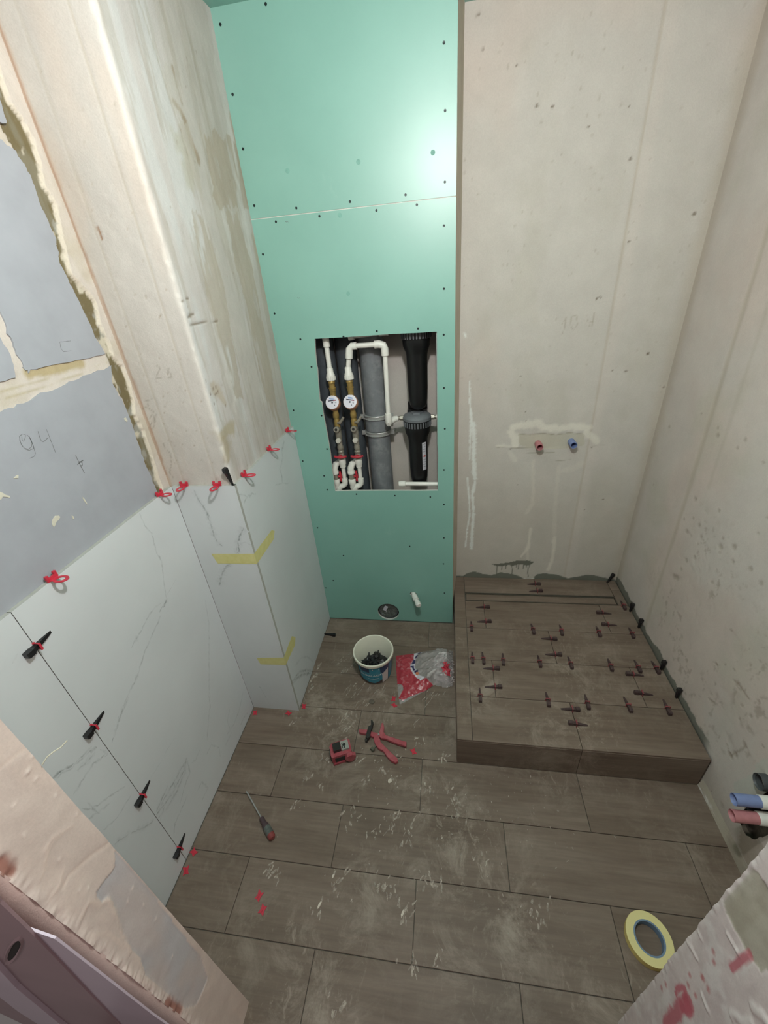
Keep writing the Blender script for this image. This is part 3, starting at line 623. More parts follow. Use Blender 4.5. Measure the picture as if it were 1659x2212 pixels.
for L in ([(1.051,0.5039),(1.02,0.5116),(0.9979,0.5081),(0.979,0.51)], [(1.107,0.3295),(1.078,0.3455)], [(1.157,0.47),(1.136,0.4771)], [(0.9634,0.2828),(0.935,0.2632),(0.9263,0.2956),(0.9154,0.3313),(0.9089,0.3641)]): cv.stroke(L, .003, (146, 132, 116), .6, .7, .8, 4, 60, -.001)
cv.blend(cv.inside([(0.8334,0.423),(0.8504,0.4028),(0.8518,0.3579),(0.8487,0.32),(0.858,0.2682),(0.881,0.1992),(0.8581,0.1786),(0.8328,0.225),(0.7664,0.3082)]) * .55, (186, 192, 182))
# membrane and smears beside the podium
t2 = .175 + .035 * vnoise(U, V * 0, 9, 1, 5) + .02 * (vnoise(U, V, 30, 30, 8) - .5)
cv.blend(sm(t2 - V, -.002, .002) * sm(U, .99, 1.06), (118, 118, 108)); cv.blend(sm(.19 - V, 0, .15) * (1 - sm(U, .97, 1.05)) * .5, (168, 158, 144))
cv.blend(cv.inside([(.60, .03), (.76, .05), (.80, .14), (.66, .2), (.56, .15)]) * .4 * sm(vnoise(U, V, 12, 12, 4), .3, .6), (140, 122, 96))
hp_ = ([(0.8107,0.1184),(0.7811,0.1194),(0.7632,0.1221),(0.7394,0.1535),(0.7261,0.1991),(0.718,0.2252),(0.689,0.3141),(0.7126,0.4169),(0.7637,0.4099),(0.7965,0.2899),(0.8089,0.1922)])
hp_ = jag(hp_ + hp_[:1], .0035, 19, 3)[:-1]; cv.cut(hp_)
edge = sm(vnoise(U, V, 30, 30, 5), .3, .7)
wr = cv.build('wall_right', M_plaster, flip=True); tag(wr, kind='structure')
hb = MB(); hb.box((XR + .055, .45, .05), (XR + .06, 1.0, .62)); hb.box((XR + .001, .45, .62), (XR + .06, 1.0, .625)); hb.box((XR + .001, .45, .045), (XR + .06, 1.0, .05)); hb.box((XR + .001, .995, .05), (XR + .06, 1.0, .62)); hb.box((XR + .001, .45, .05), (XR + .06, .455, .62))
tag(hb.build('chase_back', plain('chase_rubble', S(120, 110, 96), .95, var=.3, scale=60, bmp=1.), wr, smooth=False))
# mortar fillet between floor and right wall
cvf = Canvas(.335, .975, 0, .05, .004, (176, 168, 152), lambda u, v, d: (.9445 + v * .22 + d * .3 - .003, u, -.004 + v * .9 + d))
cvf.D += (vnoise(cvf.U, cvf.V, 30, 60, 4) - .5) * .012 * sm(cvf.V, 0, .02); cvf.blend(sm(vnoise(cvf.U, cvf.V, 8, 20, 5), .5, .7) * .6, (138, 130, 116)); cvf.blend(sm(vnoise(cvf.U, cvf.V, 12, 30, 15), .6, .72) * sm(cvf.U, .7, .95), (214, 212, 206))
tr = cvf.build('trim_1', M_rough, flip=False); tag(tr, kind='structure')

# ---- door opening: reveals left and right, the hall face of the wall
def revL(u, v, d): return (-.560 + d, u, v)
cv = Canvas(.150, .2495, 0, 1.75, .003, (212, 196, 186), revL)
U, V = cv.U, cv.V
n = vnoise(U, V, 22, 9, 81, 5, .6)
cv.blend(sm(n, .45, .7) * .6, (222, 204, 192)); cv.D += (vnoise(U, V, 24, 12, 83, 3) - .5) * .004
# grey smooth skim in the lower half
gp = [(0.2483,0.9556),(0.2336,0.9303),(0.2227,0.9343),(0.1962,0.9443),(0.1922,0.9194),(0.2023,0.9056),(0.2042,0.8928),(0.1967,0.8635),(0.1871,0.8335),(0.1797,0.7931),(0.1763,0.7584),(0.1753,0.7112),(0.1644,0.6687),(0.1642,0.6099),(0.1643,0.5563),(0.1608,0.4829),(0.1656,0.4181),(0.1782,0.372),(0.2213,0.3607),(0.2374,0.4382),(0.2418,0.6021),(0.2469,0.7522),(0.2484,0.875)]
mk = cv.inside(gp) * 1.; cv.blend(mk * .9, (186, 184, 186)); cv.blend(mk * sm(vnoise(U, V, 12, 5, 86), .45, .7) * .5, (204, 186, 176)); cv.D -= mk * .0015
for L, w, dsp in (([(0.218,1.266),(0.2346,1.261),(0.2457,1.256)], .0025, -.002), ([(0.1923,1.103),(0.2033,1.109),(0.2192,1.098),(0.2314,1.083)], .002, .003), ([(0.1978,1.108),(0.1812,1.084),(0.1695,1.078)], .002, .002),
    ([(0.1799,1.025),(0.1901,1.028),(0.2077,1.015),(0.2265,1.002),(0.2469,0.9824)], .0035, -.003), ([(0.1794,1.09),(0.2023,1.102),(0.2171,1.094)], .002, .002), ([(0.1608,1.036),(0.1768,1.035),(0.187,1.042)], .003, .003), ([(0.1663,0.9442),(0.1853,0.9488),(0.1896,0.915),(0.2022,0.8992)], .004, .004),
    ([(0.2009,0.8969),(0.1912,0.8405),(0.1797,0.7931),(0.1723,0.7587)], .004, .004), ([(0.1557,0.9035),(0.1732,0.8493),(0.1715,0.7788)], .003, .002), ([(0.151,0.7507),(0.1532,0.7038),(0.1547,0.6275)], .005, .005)):
    cv.stroke(L, w, (226, 206, 192), .4, .5, .8, 9, 80, dsp * .22)
for px in [(0.2361,1.225),(0.2333,1.226),(0.236,1.205),(0.239,1.153),(0.2028,1.206),(0.1945,1.067),(0.187,0.9851),(0.1945,0.9675),(0.189,1.158),(0.2424,1.091),(0.248,1.237),(0.2498,1.189)] + [(0.2328,0.8482),(0.2285,0.787),(0.2061,0.5856),(0.227,0.718),(0.2157,0.8408)]:
    cv.dot(px[0], px[1], .0022, (232, 218, 208), .6, .0010, 1.5)
e = np.exp(-((U - .150) / .012) ** 2); cv.D += e * (vnoise(U, V, 60, 60, 91, 3, .6) - .35) * .008; cv.blend(e * .5, (232, 214, 206)); 
for L in ([(0.1564,1.16),(0.1556,1.144),(0.1579,1.132)], [(0.1532,0.5372),(0.1536,0.5),(0.1552,0.453)]): cv.stroke(L, .008, (150, 92, 76), .85, .6, .8, 5, 70, -.002)
jl = cv.build('wall_front', M_jamb, flip=False); tag(jl, kind='structure')
# room side and hall side of the wall around the doorway
mb = MB(); mb.box((-1.0, .165, 0), (-.567, .2485, 2.5)); mb.box((.4545, .10, 0), (1.0, .3325, 2.5)); mb.box((-.567, .165, 2.1), (.4545, .2485, 2.5))
tag(mb.build('wall_core', plain('core_plaster', S(205, 192, 180), .9), jl, smooth=False))
# hall side: rounded plaster corner then a painted steel frame profile leaning on it
def hallf(u, v, d):
    a = np.clip(u / .05, 0, 1) * (math.pi / 2)
    x = -.560 - .03 * (1 - np.cos(a)) - np.clip(u - .05, 0, 9); y = .152 - .022 * np.sin(a) + 0 * u
    return (x, y - d, v)
cv = Canvas(0, .3, 0, 1.75, .005, (218, 192, 184), hallf); cv.blend(sm(cv.U, .05, .09) * sm(1.0 - cv.V, -.1, .3) * .9, (206, 198, 212)); cv.blend(sm(vnoise(cv.U, cv.V, 10, 4, 3), .4, .7) * .4, (206, 178, 172)); cv.D += (vnoise(cv.U, cv.V, 20, 10, 4) - .5) * .002
tag(cv.build('trim_2', M_plaster, flip=True), kind='structure')

cv = Canvas(.02, .3345, 0, 1.75, .0035, (214, 202, 198), lambda u, v, d: (.449 - d, u, v))
U, V = cv.U, cv.V
n = vnoise(U, V, 20, 10, 101, 5, .65); cv.blend(sm(n, .45, .65) * .6, (200, 186, 184)); cv.blend(sm(vnoise(U, V, 30, 16, 103, 4), .55, .7) * .6, (226, 220, 216))
gp = [(0.3309,0.8363),(0.3294,0.8579),(0.329,0.9208),(0.3309,0.9579),(0.3234,0.9692),(0.3119,0.9725),(0.3015,0.9768),(0.2673,1),(0.2142,0.909),(0.2441,0.8712),(0.2455,0.855),(0.2629,0.8412),(0.2747,0.8363),(0.2933,0.8332),(0.3182,0.829)]
mk = cv.inside(gp) * 1.; cv.blend(mk * .95, (176, 170, 154)); cv.blend(mk * sm(vnoise(U, V, 30, 8, 105), .5, .7) * .5, (158, 150, 132)); cv.D -= mk * .0012
red = (190, 98, 110)
for L, w in (([(0.2941,0.4893),(0.2976,0.4989),(0.2945,0.5287),(0.2886,0.5457),(0.2828,0.5424),(0.2808,0.5257)], .0050), ([(0.2808,0.5257),(0.2735,0.5524),(0.267,0.5476),(0.2666,0.5212),(0.2739,0.5004)], .009), ([(0.2715,0.536),(0.2758,0.4898),(0.2726,0.456),(0.2721,0.4109),(0.2708,0.3778)], .012),
             ([(0.2684,0.7675),(0.268,0.7943),(0.2678,0.8244),(0.2666,0.8434)], .0058)): cv.stroke(L, w, red, .85, .35, .5, 5, 80)
for px in [(0.2968,0.7264),(0.2873,0.7128),(0.298,0.5913),(0.285,0.6422),(0.2895,0.567),(0.2738,0.5842),(0.268,0.6527),(0.3137,0.4513),(0.3142,0.4201),(0.2823,0.6463)]: cv.dot(px[0], px[1], .0042, (186, 108, 108), .7, 0, 1.5)
cv.blend(sm(vnoise(U, V, 14, 14, 107), .6, .72) * sm(.5 - V, 0, .3) * .4, (206, 168, 172))
cv.D += (vnoise(U, V, 30, 14, 104, 3, .6) - .5) * .004
for L, w in (([(0.3306,0.6997),(0.3202,0.6996)], .003), ([(0.3325,0.6342),(0.3204,0.6454),(0.3079,0.6488)], .004), ([(0.2984,0.8047),(0.2862,0.8073),(0.2752,0.811)], .003), ([(0.2313,0.7039),(0.2202,0.7344),(0.2127,0.7633)], .006), ([(0.2247,0.7839),(0.2144,0.8054),(0.2051,0.8115)], .006), ([(0.2688,0.6173),(0.2508,0.6205)], .004)):
    cv.stroke(L, w, (232, 226, 222), .5, .5, .8, 9, 80, .002)
e = np.exp(-((U - .334) / .008) ** 2); cv.D += e * (vnoise(U, V, 60, 60, 191, 3) - .45) * .005; cv.blend(e * .4, (226, 220, 214))
tag(cv.build('trim_3', M_jamb, flip=True), kind='structure')

# ---- partition of green plasterboard on steel studs
wp = MB()
for x in (-.62, -.02): wp.box((x - .025, YG + .013, 0), (x + .025, YG + .05, ZC), 0)
wp = wp.build('wall_partition', M_steel, smooth=False); tag(wp, kind='structure')
def board(outer, holes, name='plasterboard_panel'):
    bm = bmesh.new(); eds = []
    for lp in [outer] + holes:
        vs = [bm.verts.new((x, YG, z)) for x, z in lp]
        eds += [bm.edges.new((vs[i], vs[(i + 1) % len(vs)])) for i in range(len(vs))]
    r = bmesh.ops.triangle_fill(bm, use_beauty=True, use_dissolve=False, edges=eds)
    faces = [f for f in bm.faces]
    for f in faces: f.material_index = 0
    ex = bmesh.ops.extrude_face_region(bm, geom=faces)
    nv = [g for g in ex['geom'] if isinstance(g, bmesh.types.BMVert)]
    bmesh.ops.translate(bm, verts=nv, vec=(0, .0125, 0))
    for f in bm.faces: f.material_index = 0 if all(abs(v.co.y - YG) < 1e-5 for v in f.verts) else 1
    bmesh.ops.recalc_face_normals(bm, faces=bm.faces)
    me = bpy.data.meshes.new(name); bm.to_mesh(me); bm.free(); me.materials.append(M_board); me.materials.append(M_white_core)
    return link(name, me, wp)
rj = random.Random(3)
hl = [(-0.5378,1.565),(-0.544,1.515),(-0.5477,1.456),(-0.5452,1.446),(-0.5513,1.383),(-0.5576,1.311),(-0.5502,1.304),(-0.5506,1.24),(-0.5464,1.153),(-0.5448,1.073),(-0.5484,0.9537),(-0.5495,0.863)]
hb_ = [(-0.5495,0.863),(-0.4647,0.8648),(-0.3036,0.8635),(-0.1462,0.861),(-0.0448,0.8614)]
hr = [(-0.0448,0.8614),(-0.0445,0.9816),(-0.0407,1.039),(-0.0453,1.095),(-0.0428,1.222),(-0.0425,1.415),(-0.0417,1.562)]
ht = [(-0.0417,1.562),(-0.1205,1.562),(-0.2126,1.564),(-0.3063,1.563),(-0.421,1.563),(-0.5378,1.565)]
hatch = (hl[:-1] + hb_[:-1] + hr[:-1] + ht[:-1])
hatch = [(x + rj.uniform(-.0008, .0008), z + rj.uniform(-.0008, .0008)) for x, z in hatch]
circ = lambda cx, cz, rx, rz, n=28: [(cx + rx * math.cos(2 * math.pi * k / n), cz + rz * math.sin(2 * math.pi * k / n)) for k in range(n)]
ZS = 1.9815
lower = board([(-.712, .004), (.029, .004), (.029, ZS - .0015), (-.712, ZS - .0015)], [hatch, circ(-.340, .070, .0625, .0625), circ(-.189, .213, .019, .015, 14)])
upper = board([(-.712, ZS + .0015), (.029, ZS + .0015), (.029, ZC), (-.712, ZC)], [])
seam = MB().box((-.712, YG + .002, ZS - .002), (.029, YG + .0125, ZS + .002)).build('board_edge_paper', M_white_core, wp, smooth=False)
ret = MB(); ret.add([(.029, YG, 0), (.054, YB, 0), (.054, YB, ZC), (.029, YG, ZC), (.026, YG + .002, 0), (.026, YG + .002, ZC)], [(0, 1, 2, 3), (0, 3, 5, 4)])
ret.build('return_strip', plain('return_plaster', S(190, 180, 164), .9, var=.1, scale=12), wp, smooth=False, normals=False)
scr = MB().lathe([(.0042, 0), (.0042, .0006), (.0030, .0007), (.0012, .0002)], 10).mesh('screw', plain('black_screw', S(26, 40, 40), .4, metal=.3))
scr_pale = MB().lathe([(.0075, 0), (.0072, .0003), (.003, .0004)], 14).mesh('screw', plain('filled_screw', S(120, 168, 156), .7))
def screws(parent, pts, me=scr):
    for x, z in pts:
        o = link('screw', me, parent, (x, YG - .0001, z), (R(90), 0, 0))
screws(upper, [(-0.6879,2.47),(-0.5355,2.493),(-0.6909,2.314),(-0.6906,2.178),(-0.689,2.021),(-0.5342,2),(-0.3377,2),(-0.1425,2.001),(-0.0091,2.023),(-0.0079,2.2),(-0.011,2.349)])
screws(upper, [(-0.546,2.105),(-0.2965,2.104),(-0.0478,2.103)], scr_pale)
screws(lower, [(-0.6182,1.967),(-0.4535,1.969),(-0.2468,1.967),(-0.1048,1.97),(-0.0126,1.902),(-0.0133,1.708),(-0.6905,1.872),(-0.689,1.669),(-0.5989,1.567),(-0.4167,1.566),(-0.2787,1.578),(-0.1146,1.577),(-0.0148,1.549),(-0.0146,1.343),(-0.0113,1.166),(-0.016,0.9694),(-0.0166,0.7855),(-0.0816,0.8279),(-0.2531,0.8365),(-0.4436,0.8454),(-0.5885,0.871),(-0.5577,1.085),(-0.5594,1.245),(-0.5701,1.456),(-0.6871,1.027),(-0.6856,1.274),(-0.7108,0.7463),(-0.7306,0.5285),(-0.0173,0.5915),(-0.0204,0.4271),(-0.0161,0.2263),(-0.6748,0.6478),(-0.5575,0.4703),(-0.1943,0.5372),(-0.6395,0.2939),(-0.5935,0.9469),(-0.6915,0.2375)])
screws(lower, [(-0.379,1.965),(-0.3788,1.718)], scr_pale)
scribble([[(-0.5832,1.966),(-0.5786,1.962),(-0.5822,1.965),(-0.5731,1.964),(-0.5726,1.961)], [(-0.5838,1.719),(-0.5798,1.716),(-0.5729,1.717)]], .0008, MY, -1.7597, lower, M_pencil)

# ================================================================== SHOWER PODIUM
PX0, PF, HP = .0385, .976, .1605
pod = thing('shower_podium', (PX0, PF, 0), 'raised square shower podium clad in brown wood-look tiles in the right rear corner', 'podium')
T = lambda x, y, z: (x - PX0, y - PF, z)
MB().box((.009, .009, 0), (.947 - PX0, YB - PF - .001, HP - .009)).build('mortar_core', M_mortar, pod, smooth=False)
def ptile(x0, y0, x1, y1, mat=None): 
    o = tile(x1 - x0 - 2 * G, y1 - y0 - 2 * G, pod, x0 + G - PX0, y0 + G - PF, HP - .0085, mat, .0085, key='p'); return o
XM = .0985
rows = [(PF, 1.1755, [.507]), (1.1755, 1.3735, [.207, .808]), (1.3735, 1.5755, [.50]), (1.5755, 1.779, [.197, .798])]
for y0, y1, xs in rows:
    xa = XM
    for x in xs + [.946]: ptile(xa, y0, x, y1); xa = x
ptile(PX0, PF, XM, 1.577); ptile(PX0, 1.577, XM, 1.984)
ptile(.898, 1.779, .946, 1.9)
ptile(XM, 1.848, .501, 1.984); ptile(.501, 1.848, .898, 1.984); ptile(.898, 1.9, .946, 1.984)
# riser tiles: front and left
def riser(w, h, loc, rot): return MB().cbox((0, 0, 0), (w, h, .0085), .0008).build('tile', M_tile, pod, loc, rot, smooth=False)
zt = HP - .0088
riser(.507 - PX0 - 2 * G, zt - .001, (G, .0086, .001), (R(90), 0, 0)); riser(.945 - .507 - 2 * G, zt - .001, (.507 - PX0 + G, .0086, .001), (R(90), 0, 0))
riser(zt - .001, .60, (.0086, .009, .001), (0, R(-90), 0)); riser(zt - .001, 1.984 - 1.579, (.0086, .611, .001), (0, R(-90), 0))
# linear drain: steel channel edge with a tile insert
dm = MB(); d0x, d1x, d0y, d1y = XM + .001, .897, 1.781, 1.8465
for a, b, c, d in ((d0x, d0y, d1x, d0y + .0022), (d0x, d1y - .0022, d1x, d1y), (d0x, d0y, d0x + .002, d1y), (d1x - .002, d0y, d1x, d1y), (d0x, d1y - .0115, d1x, d1y - .0085)):
    dm.box(T(a, b, HP - .012), T(c, d, HP + .0006))
dm.build('drain_frame', plain('drain_steel', S(104, 100, 90), .4, metal=.4), pod, smooth=False)
MB().cbox(T(d0x + .006, d0y + .0055, HP - .009), T(d1x - .006, d1y - .0145, HP - .0003), .0006).build('drain_insert', M_tile, pod, smooth=False)

# ================================================================== LEVELLING WEDGES
def wedge_mesh(mat, L=.074):
    mb = MB(); h = 30.  # local: +x towards the head, clip at x = 0, tip at -0.044
    x0, x1, x2, x3 = -.044, -.002, .012, .030
    prof = [(x0, .0012, .0032), (-.03, .004, .0042), (x1, .0095, .0054), (x2, .0125, .0056), (.0135, .0150, .0068), (x3 - .002, .0150, .0068), (x3, .0125, .0060)]
    vs = []; fs = []
    for x, t, w in prof: vs += [(x, -w, 0), (x, w, 0), (x, w, t), (x, -w, t)]
    for i in range(len(prof) - 1):
        for k in range(4): j = (k + 1) % 4; fs.append((4 * i + k, 4 * i + j, 4 * i + 4 + j, 4 * i + 4 + k))
    n = 4 * (len(prof) - 1); fs += [(3, 2, 1, 0), (n, n + 1, n + 2, n + 3)]
    mb.add(vs, fs)
    for k in range(6):
        x = -.030 + k * .0058; t = .004 + (x + .03) * .196; w = .0038
        mb.box((x, -w, t), (x + .0018, w, t + .0009))
    return mb.mesh('wedge', mat)
def clip_mesh(mat, h=.0165, w=.0076, t=.0011):
    # window frame in the joint plane (normal = local x), base tab below the tile
    mb = MB()
    mb.box((-t, -w - .002, -.006), (t, -w, h)); mb.box((-t, w, -.006), (t, w + .002, h)); mb.box((-t, -w - .002, h - .003), (t, w + .002, h))
    mb.box((-.0026, -w - .0028, 0), (.0026, -w, .003)); mb.box((-.0026, w, 0), (.0026, w + .0028, .003))
    mb.box((-.0024, -w - .002, h - .0015), (.0024, w + .002, h + .0005))
    return mb.mesh('clip', mat)
W_ME = wedge_mesh(M_wedge); W_MB = wedge_mesh(M_wedge_b); C_ME = clip_mesh(M_clip_shade); C_MR = clip_mesh(M_clip)
def wedge_thing(loc, rot, label, group, wm=None, clip=True):
    o = thing('levelling_wedge', loc, label, 'tile wedge', group, rot)
    link('wedge', wm or W_ME, o)
    if clip: link('clip', C_ME if (wm is None) else C_MR, o)
    return o
gp_ = 'tile levelling wedges on the shower podium'
words = ['first', 'second', 'third', 'fourth', 'fifth', 'sixth', 'seventh', 'eighth']
rw = random.Random(9)
for y, nm, xs in ((1.1745, 'front joint', [.140, .419, .576, .734, .881]), (1.3735, 'middle joint', [.118, .168, .259, .422, .558, .729, .844, .918]), (1.5755, 'rear joint', [.123, .427, .563, .738, .890])):
    for i, x in enumerate(xs):
        wedge_thing((x, y, HP + .0002), (0, 0, R(-90 + rw.uniform(-4, 4))), 'dark wedge pointing to the back, %s from the left across the podium %s' % (words[i], nm), gp_)
for i, (x, y, hd, lab) in enumerate([(.500, 1.930, 1, 'dark wedge lying sideways nearest the back wall, behind the drain slot'), (.500, 1.870, 1, 'dark wedge lying sideways just behind the drain slot'),
    (.198, 1.725, 1, 'dark sideways wedge at left, just in front of the drain slot'), (.198, 1.618, 1, 'dark sideways wedge at left, just behind the rear joint'),
    (.797, 1.713, -1, 'dark sideways wedge at right, just in front of the drain slot'), (.797, 1.629, -1, 'dark sideways wedge at right, just behind the rear joint'),
    (.501, 1.519, 1, 'dark sideways wedge in the short middle joint, just in front of the rear joint'), (.501, 1.422, 1, 'dark sideways wedge in the short middle joint, just behind the middle long joint'),
    (.208, 1.322, 1, 'dark sideways wedge at left, just in front of the middle long joint'), (.208, 1.224, 1, 'dark sideways wedge at left, just behind the front long joint'),
    (.809, 1.333, -1, 'dark sideways wedge at right, just in front of the middle long joint'), (.809, 1.238, -1, 'dark sideways wedge at right, just behind the front long joint'),
    (.508, 1.140, 1, 'dark sideways wedge in the front tile row, the farther of two'), (.508, 1.077, -1, 'dark sideways wedge in the front tile row, nearest the podium edge')]):
    wedge_thing((x, y, HP + .0002), (0, 0, R((0 if hd > 0 else 180) + rw.uniform(-3, 3))), lab, gp_)
wedge_thing((.918, 1.772, HP + .0002), (0, 0, R(-92)), 'dark wedge beside the right end of the drain slot', gp_)
# wedges standing between podium tiles and walls
wg = 'black wedges stuck upright in the wall gap'
for (x, y, rz, ty, lab) in [(.918, 1.974, 25, 52, 'black wedge standing in the rear corner of the podium by the back wall'), (.9435, 1.735, 5, 80, 'black wedge upright in the right wall gap level with the drain slot'),
    (.9435, 1.622, 5, 80, 'black wedge upright in the right wall gap between drain slot and rear joint'), (.9435, 1.372, 5, 82, 'black wedge upright in the right wall gap beside the middle joint'), (.9435, 1.232, 5, 82, 'black wedge upright in the right wall gap nearest the podium front')]:
    o = thing('levelling_wedge', (x, y, HP + .026), lab, 'tile wedge', wg, (0, R(-ty), R(rz))); link('wedge', W_MB, o)
# on the vertical seam of the left wall
for y, z, lab in ((.5435, 1.097, 'top'), (.5435, .792, 'second from top'), (.5435, .442, 'third from top'), (.5435, .090, 'lowest, near the floor')):
    # wedge lies along y on the tile face, head towards the camera, tip pointing away
    wedge_thing((-.9315, y, z), (R(90), 0, R(90)), 'black wedge through a red clip on the marble seam, %s of four' % lab, 'wedges on the left wall seam', W_MB).rotation_euler = Matrix(((0, 0, 1), (-1, 0, 0), (0, -1, 0))).to_euler()
o = thing('levelling_wedge', (-.712, 1.1535, 1.238), 'black wedge standing on the tile corner at the column foot, between red clips', 'tile wedge', None); o.rotation_euler = (0, R(-94), R(0)); link('wedge', W_MB, o); o.rotation_euler = (0, R(-97), R(75))
o = thing('levelling_wedge', (-.664, 1.630, .0072), 'black wedge lying loose on the floor by the column tile, near the green wall', 'tile wedge', None, (R(90), 0, R(2))); link('wedge', W_MB, o)

# bare red clips along the top of the marble tiles
def loop_clip_mesh():
    # local: +x out of the wall, z up; loop lies flat, base tab stands at the wall end
    mb = MB(); n = 20; ro, ri, cx = .0135, .0075, .022; sx = 1.45
    vo = [(cx + ro * sx * math.cos(2 * math.pi * k / n), ro * math.sin(2 * math.pi * k / n)) for k in range(n)]; vi = [(cx + ri * sx * math.cos(2 * math.pi * k / n), ri * math.sin(2 * math.pi * k / n)) for k in range(n)]
    vs = [(x, y, z) for z in (0, .0022) for x, y in vo + vi]; fs = []
    for k in range(n):
        j = (k + 1) % n; fs += [(k, j, n + j, n + k), (2 * n + k, 3 * n + k, 3 * n + j, 2 * n + j), (k, 2 * n + k, 2 * n + j, j), (n + k, n + j, 3 * n + j, 3 * n + k)]
    mb.add(vs, fs); mb.box((-.002, -.010, .0002), (.006, .010, .0020))
    mb.box((-.003, -.0145, .0), (.0015, .0145, .009)); mb.box((-.0045, -.0145, .005), (.001, -.0075, .016)); mb.box((-.0045, .0075, .005), (.001, .0145, .016))
    return mb.mesh('clip_loop', M_clip)
LC = loop_clip_mesh()
for (x, y, rz, lab) in [(-.9315, .655, 0, 'nearest the camera on the left wall tile'), (-.9315, 1.085, 0, 'on the left wall just before the column'), (-.884, 1.149, -90, 'left one of two on the column front'),
    (-.763, 1.149, -90, 'right one of two on the column front'), (-.7010, 1.228, 0, 'nearest the column corner on its right side'), (-.7010, 1.467, 0, 'middle one of three on the column side'), (-.7010, 1.687, 0, 'closest to the green wall on the column side')]:
    o = link('levelling_clip', LC, None, (x, y, 1.2005), (0, 0, R(rz))); tag(o, 'red clip on the marble tile top, ' + lab, 'tile clip', 'red clips along the top tile edge')
# broken clip stubs on the floor
def stub_mesh(seed):
    rg = random.Random(seed); w, l = .010, .013
    p = [(-w, -l), (-.003, -l + .004), (w, -l - .001), (w - .003, -.002), (w + .001, l), (.002, l - .004), (-w, l + .001), (-w + .004, .001)]
    p = [(x + rg.uniform(-.0012, .0012), y + rg.uniform(-.0012, .0012)) for x, y in p]
    mb = MB(); mb.prism(p, 0, .0022); mb.box((-.001, -.008, .002), (.001, .008, .0045)); return mb.mesh('clip_stub', M_clip, smooth=False)
ST = [stub_mesh(i) for i in range(3)]
for i, (x, y, rz, lab) in enumerate([(-.624, .476, -15, 'farther of two lying on the open floor left of centre'), (-.598, .444, -10, 'nearer of two lying on the open floor left of centre'), (-.915, .566, 60, 'at the foot of the left wall below the seam'),
    (-.914, .512, 30, 'at the foot of the left wall nearest the doorway'), (-.912, 1.120, 20, 'in the inner corner between left wall and column'), (-.748, 1.130, 70, 'at the foot of the column front'), (-.684, 1.172, 10, 'just round the right corner of the column'),
    (-.256, 1.247, 0, 'farther of two beside the red plastic bag tip'), (-.250, 1.212, 45, 'nearer of two beside the red plastic bag tip'), (-.143, 1.002, 30, 'on its own right of the pliers handles')]):
    o = link('clip_stub', ST[i % 3], None, (x, y, .0003), (0, 0, R(rz))); tag(o, 'broken red clip stub, ' + lab, 'tile clip', 'broken clip stubs on the floor')

# ================================================================== HATCH CONTENTS
def soil_pipe():
    x, y = -.332, 1.905
    o = thing('soil_pipe', (x, y, .6), 'thick grey vertical soil pipe in the middle of the wall hatch', 'pipe')
    mb = MB(); mb.lathe([(.055, -.3), (.055, 1.45)], 40, 0, close=False); mb.lathe([(.0553, .525), (.0590, .528), (.0590, .585), (.0553, .588)], 40, close=False)
    mb.build('pipe', M_soil, o)
    for z, dx in ((.595, 1), (.515, -1)):
        c = MB(); c.lathe([(.0560, -.010), (.0635, -.010), (.0650, -.007), (.0615, -.005), (.0615, .005), (.0650, .007), (.0635, .010), (.0560, .010)], 40, close=False)
        for s in (-1, 1): c.box((.058, -.016, -.010) if s > 0 else (-.078, -.016, -.010), (.080, -.010, .010) if s > 0 else (-.058, -.010, .010)); c.cyl((s * .070, -.020, 0), (s * .070, .004, 0), .0045, seg=8)
        c.build('pipe_clamp', M_steel, o, (0, 0, z))
    return o
soil_pipe()
for x, y, r, lab in ((-.550, 1.905, .050, 'dark rubber-insulated riser at the left edge of the wall hatch'), (-.452, 1.925, .047, 'dark rubber-insulated riser between meters and grey soil pipe')):
    o = thing('insulated_riser', (x, y, .6), lab, 'pipe', 'insulated risers behind the meters')
    MB().lathe([(r, -.25), (r, .45), (r + .0005, .455), (r, .46), (r, 1.5)], 28, close=False).build('insulation', M_insul, o); MB().lathe([(.016, -.28), (.016, 1.6)], 14).build('pipe', M_steel, o)
M_meter = plain('meter_body', S(176, 128, 104), .4, var=.08); M_dial = plain('meter_dial', S(214, 212, 222), .35, var=.03); M_navy = plain('meter_navy', S(34, 36, 60), .5, bmp=0); M_lblue = plain('meter_blue', S(130, 158, 204), .5, bmp=0); M_capw = plain('grey_white_cap', S(190, 186, 176), .5, var=.05)
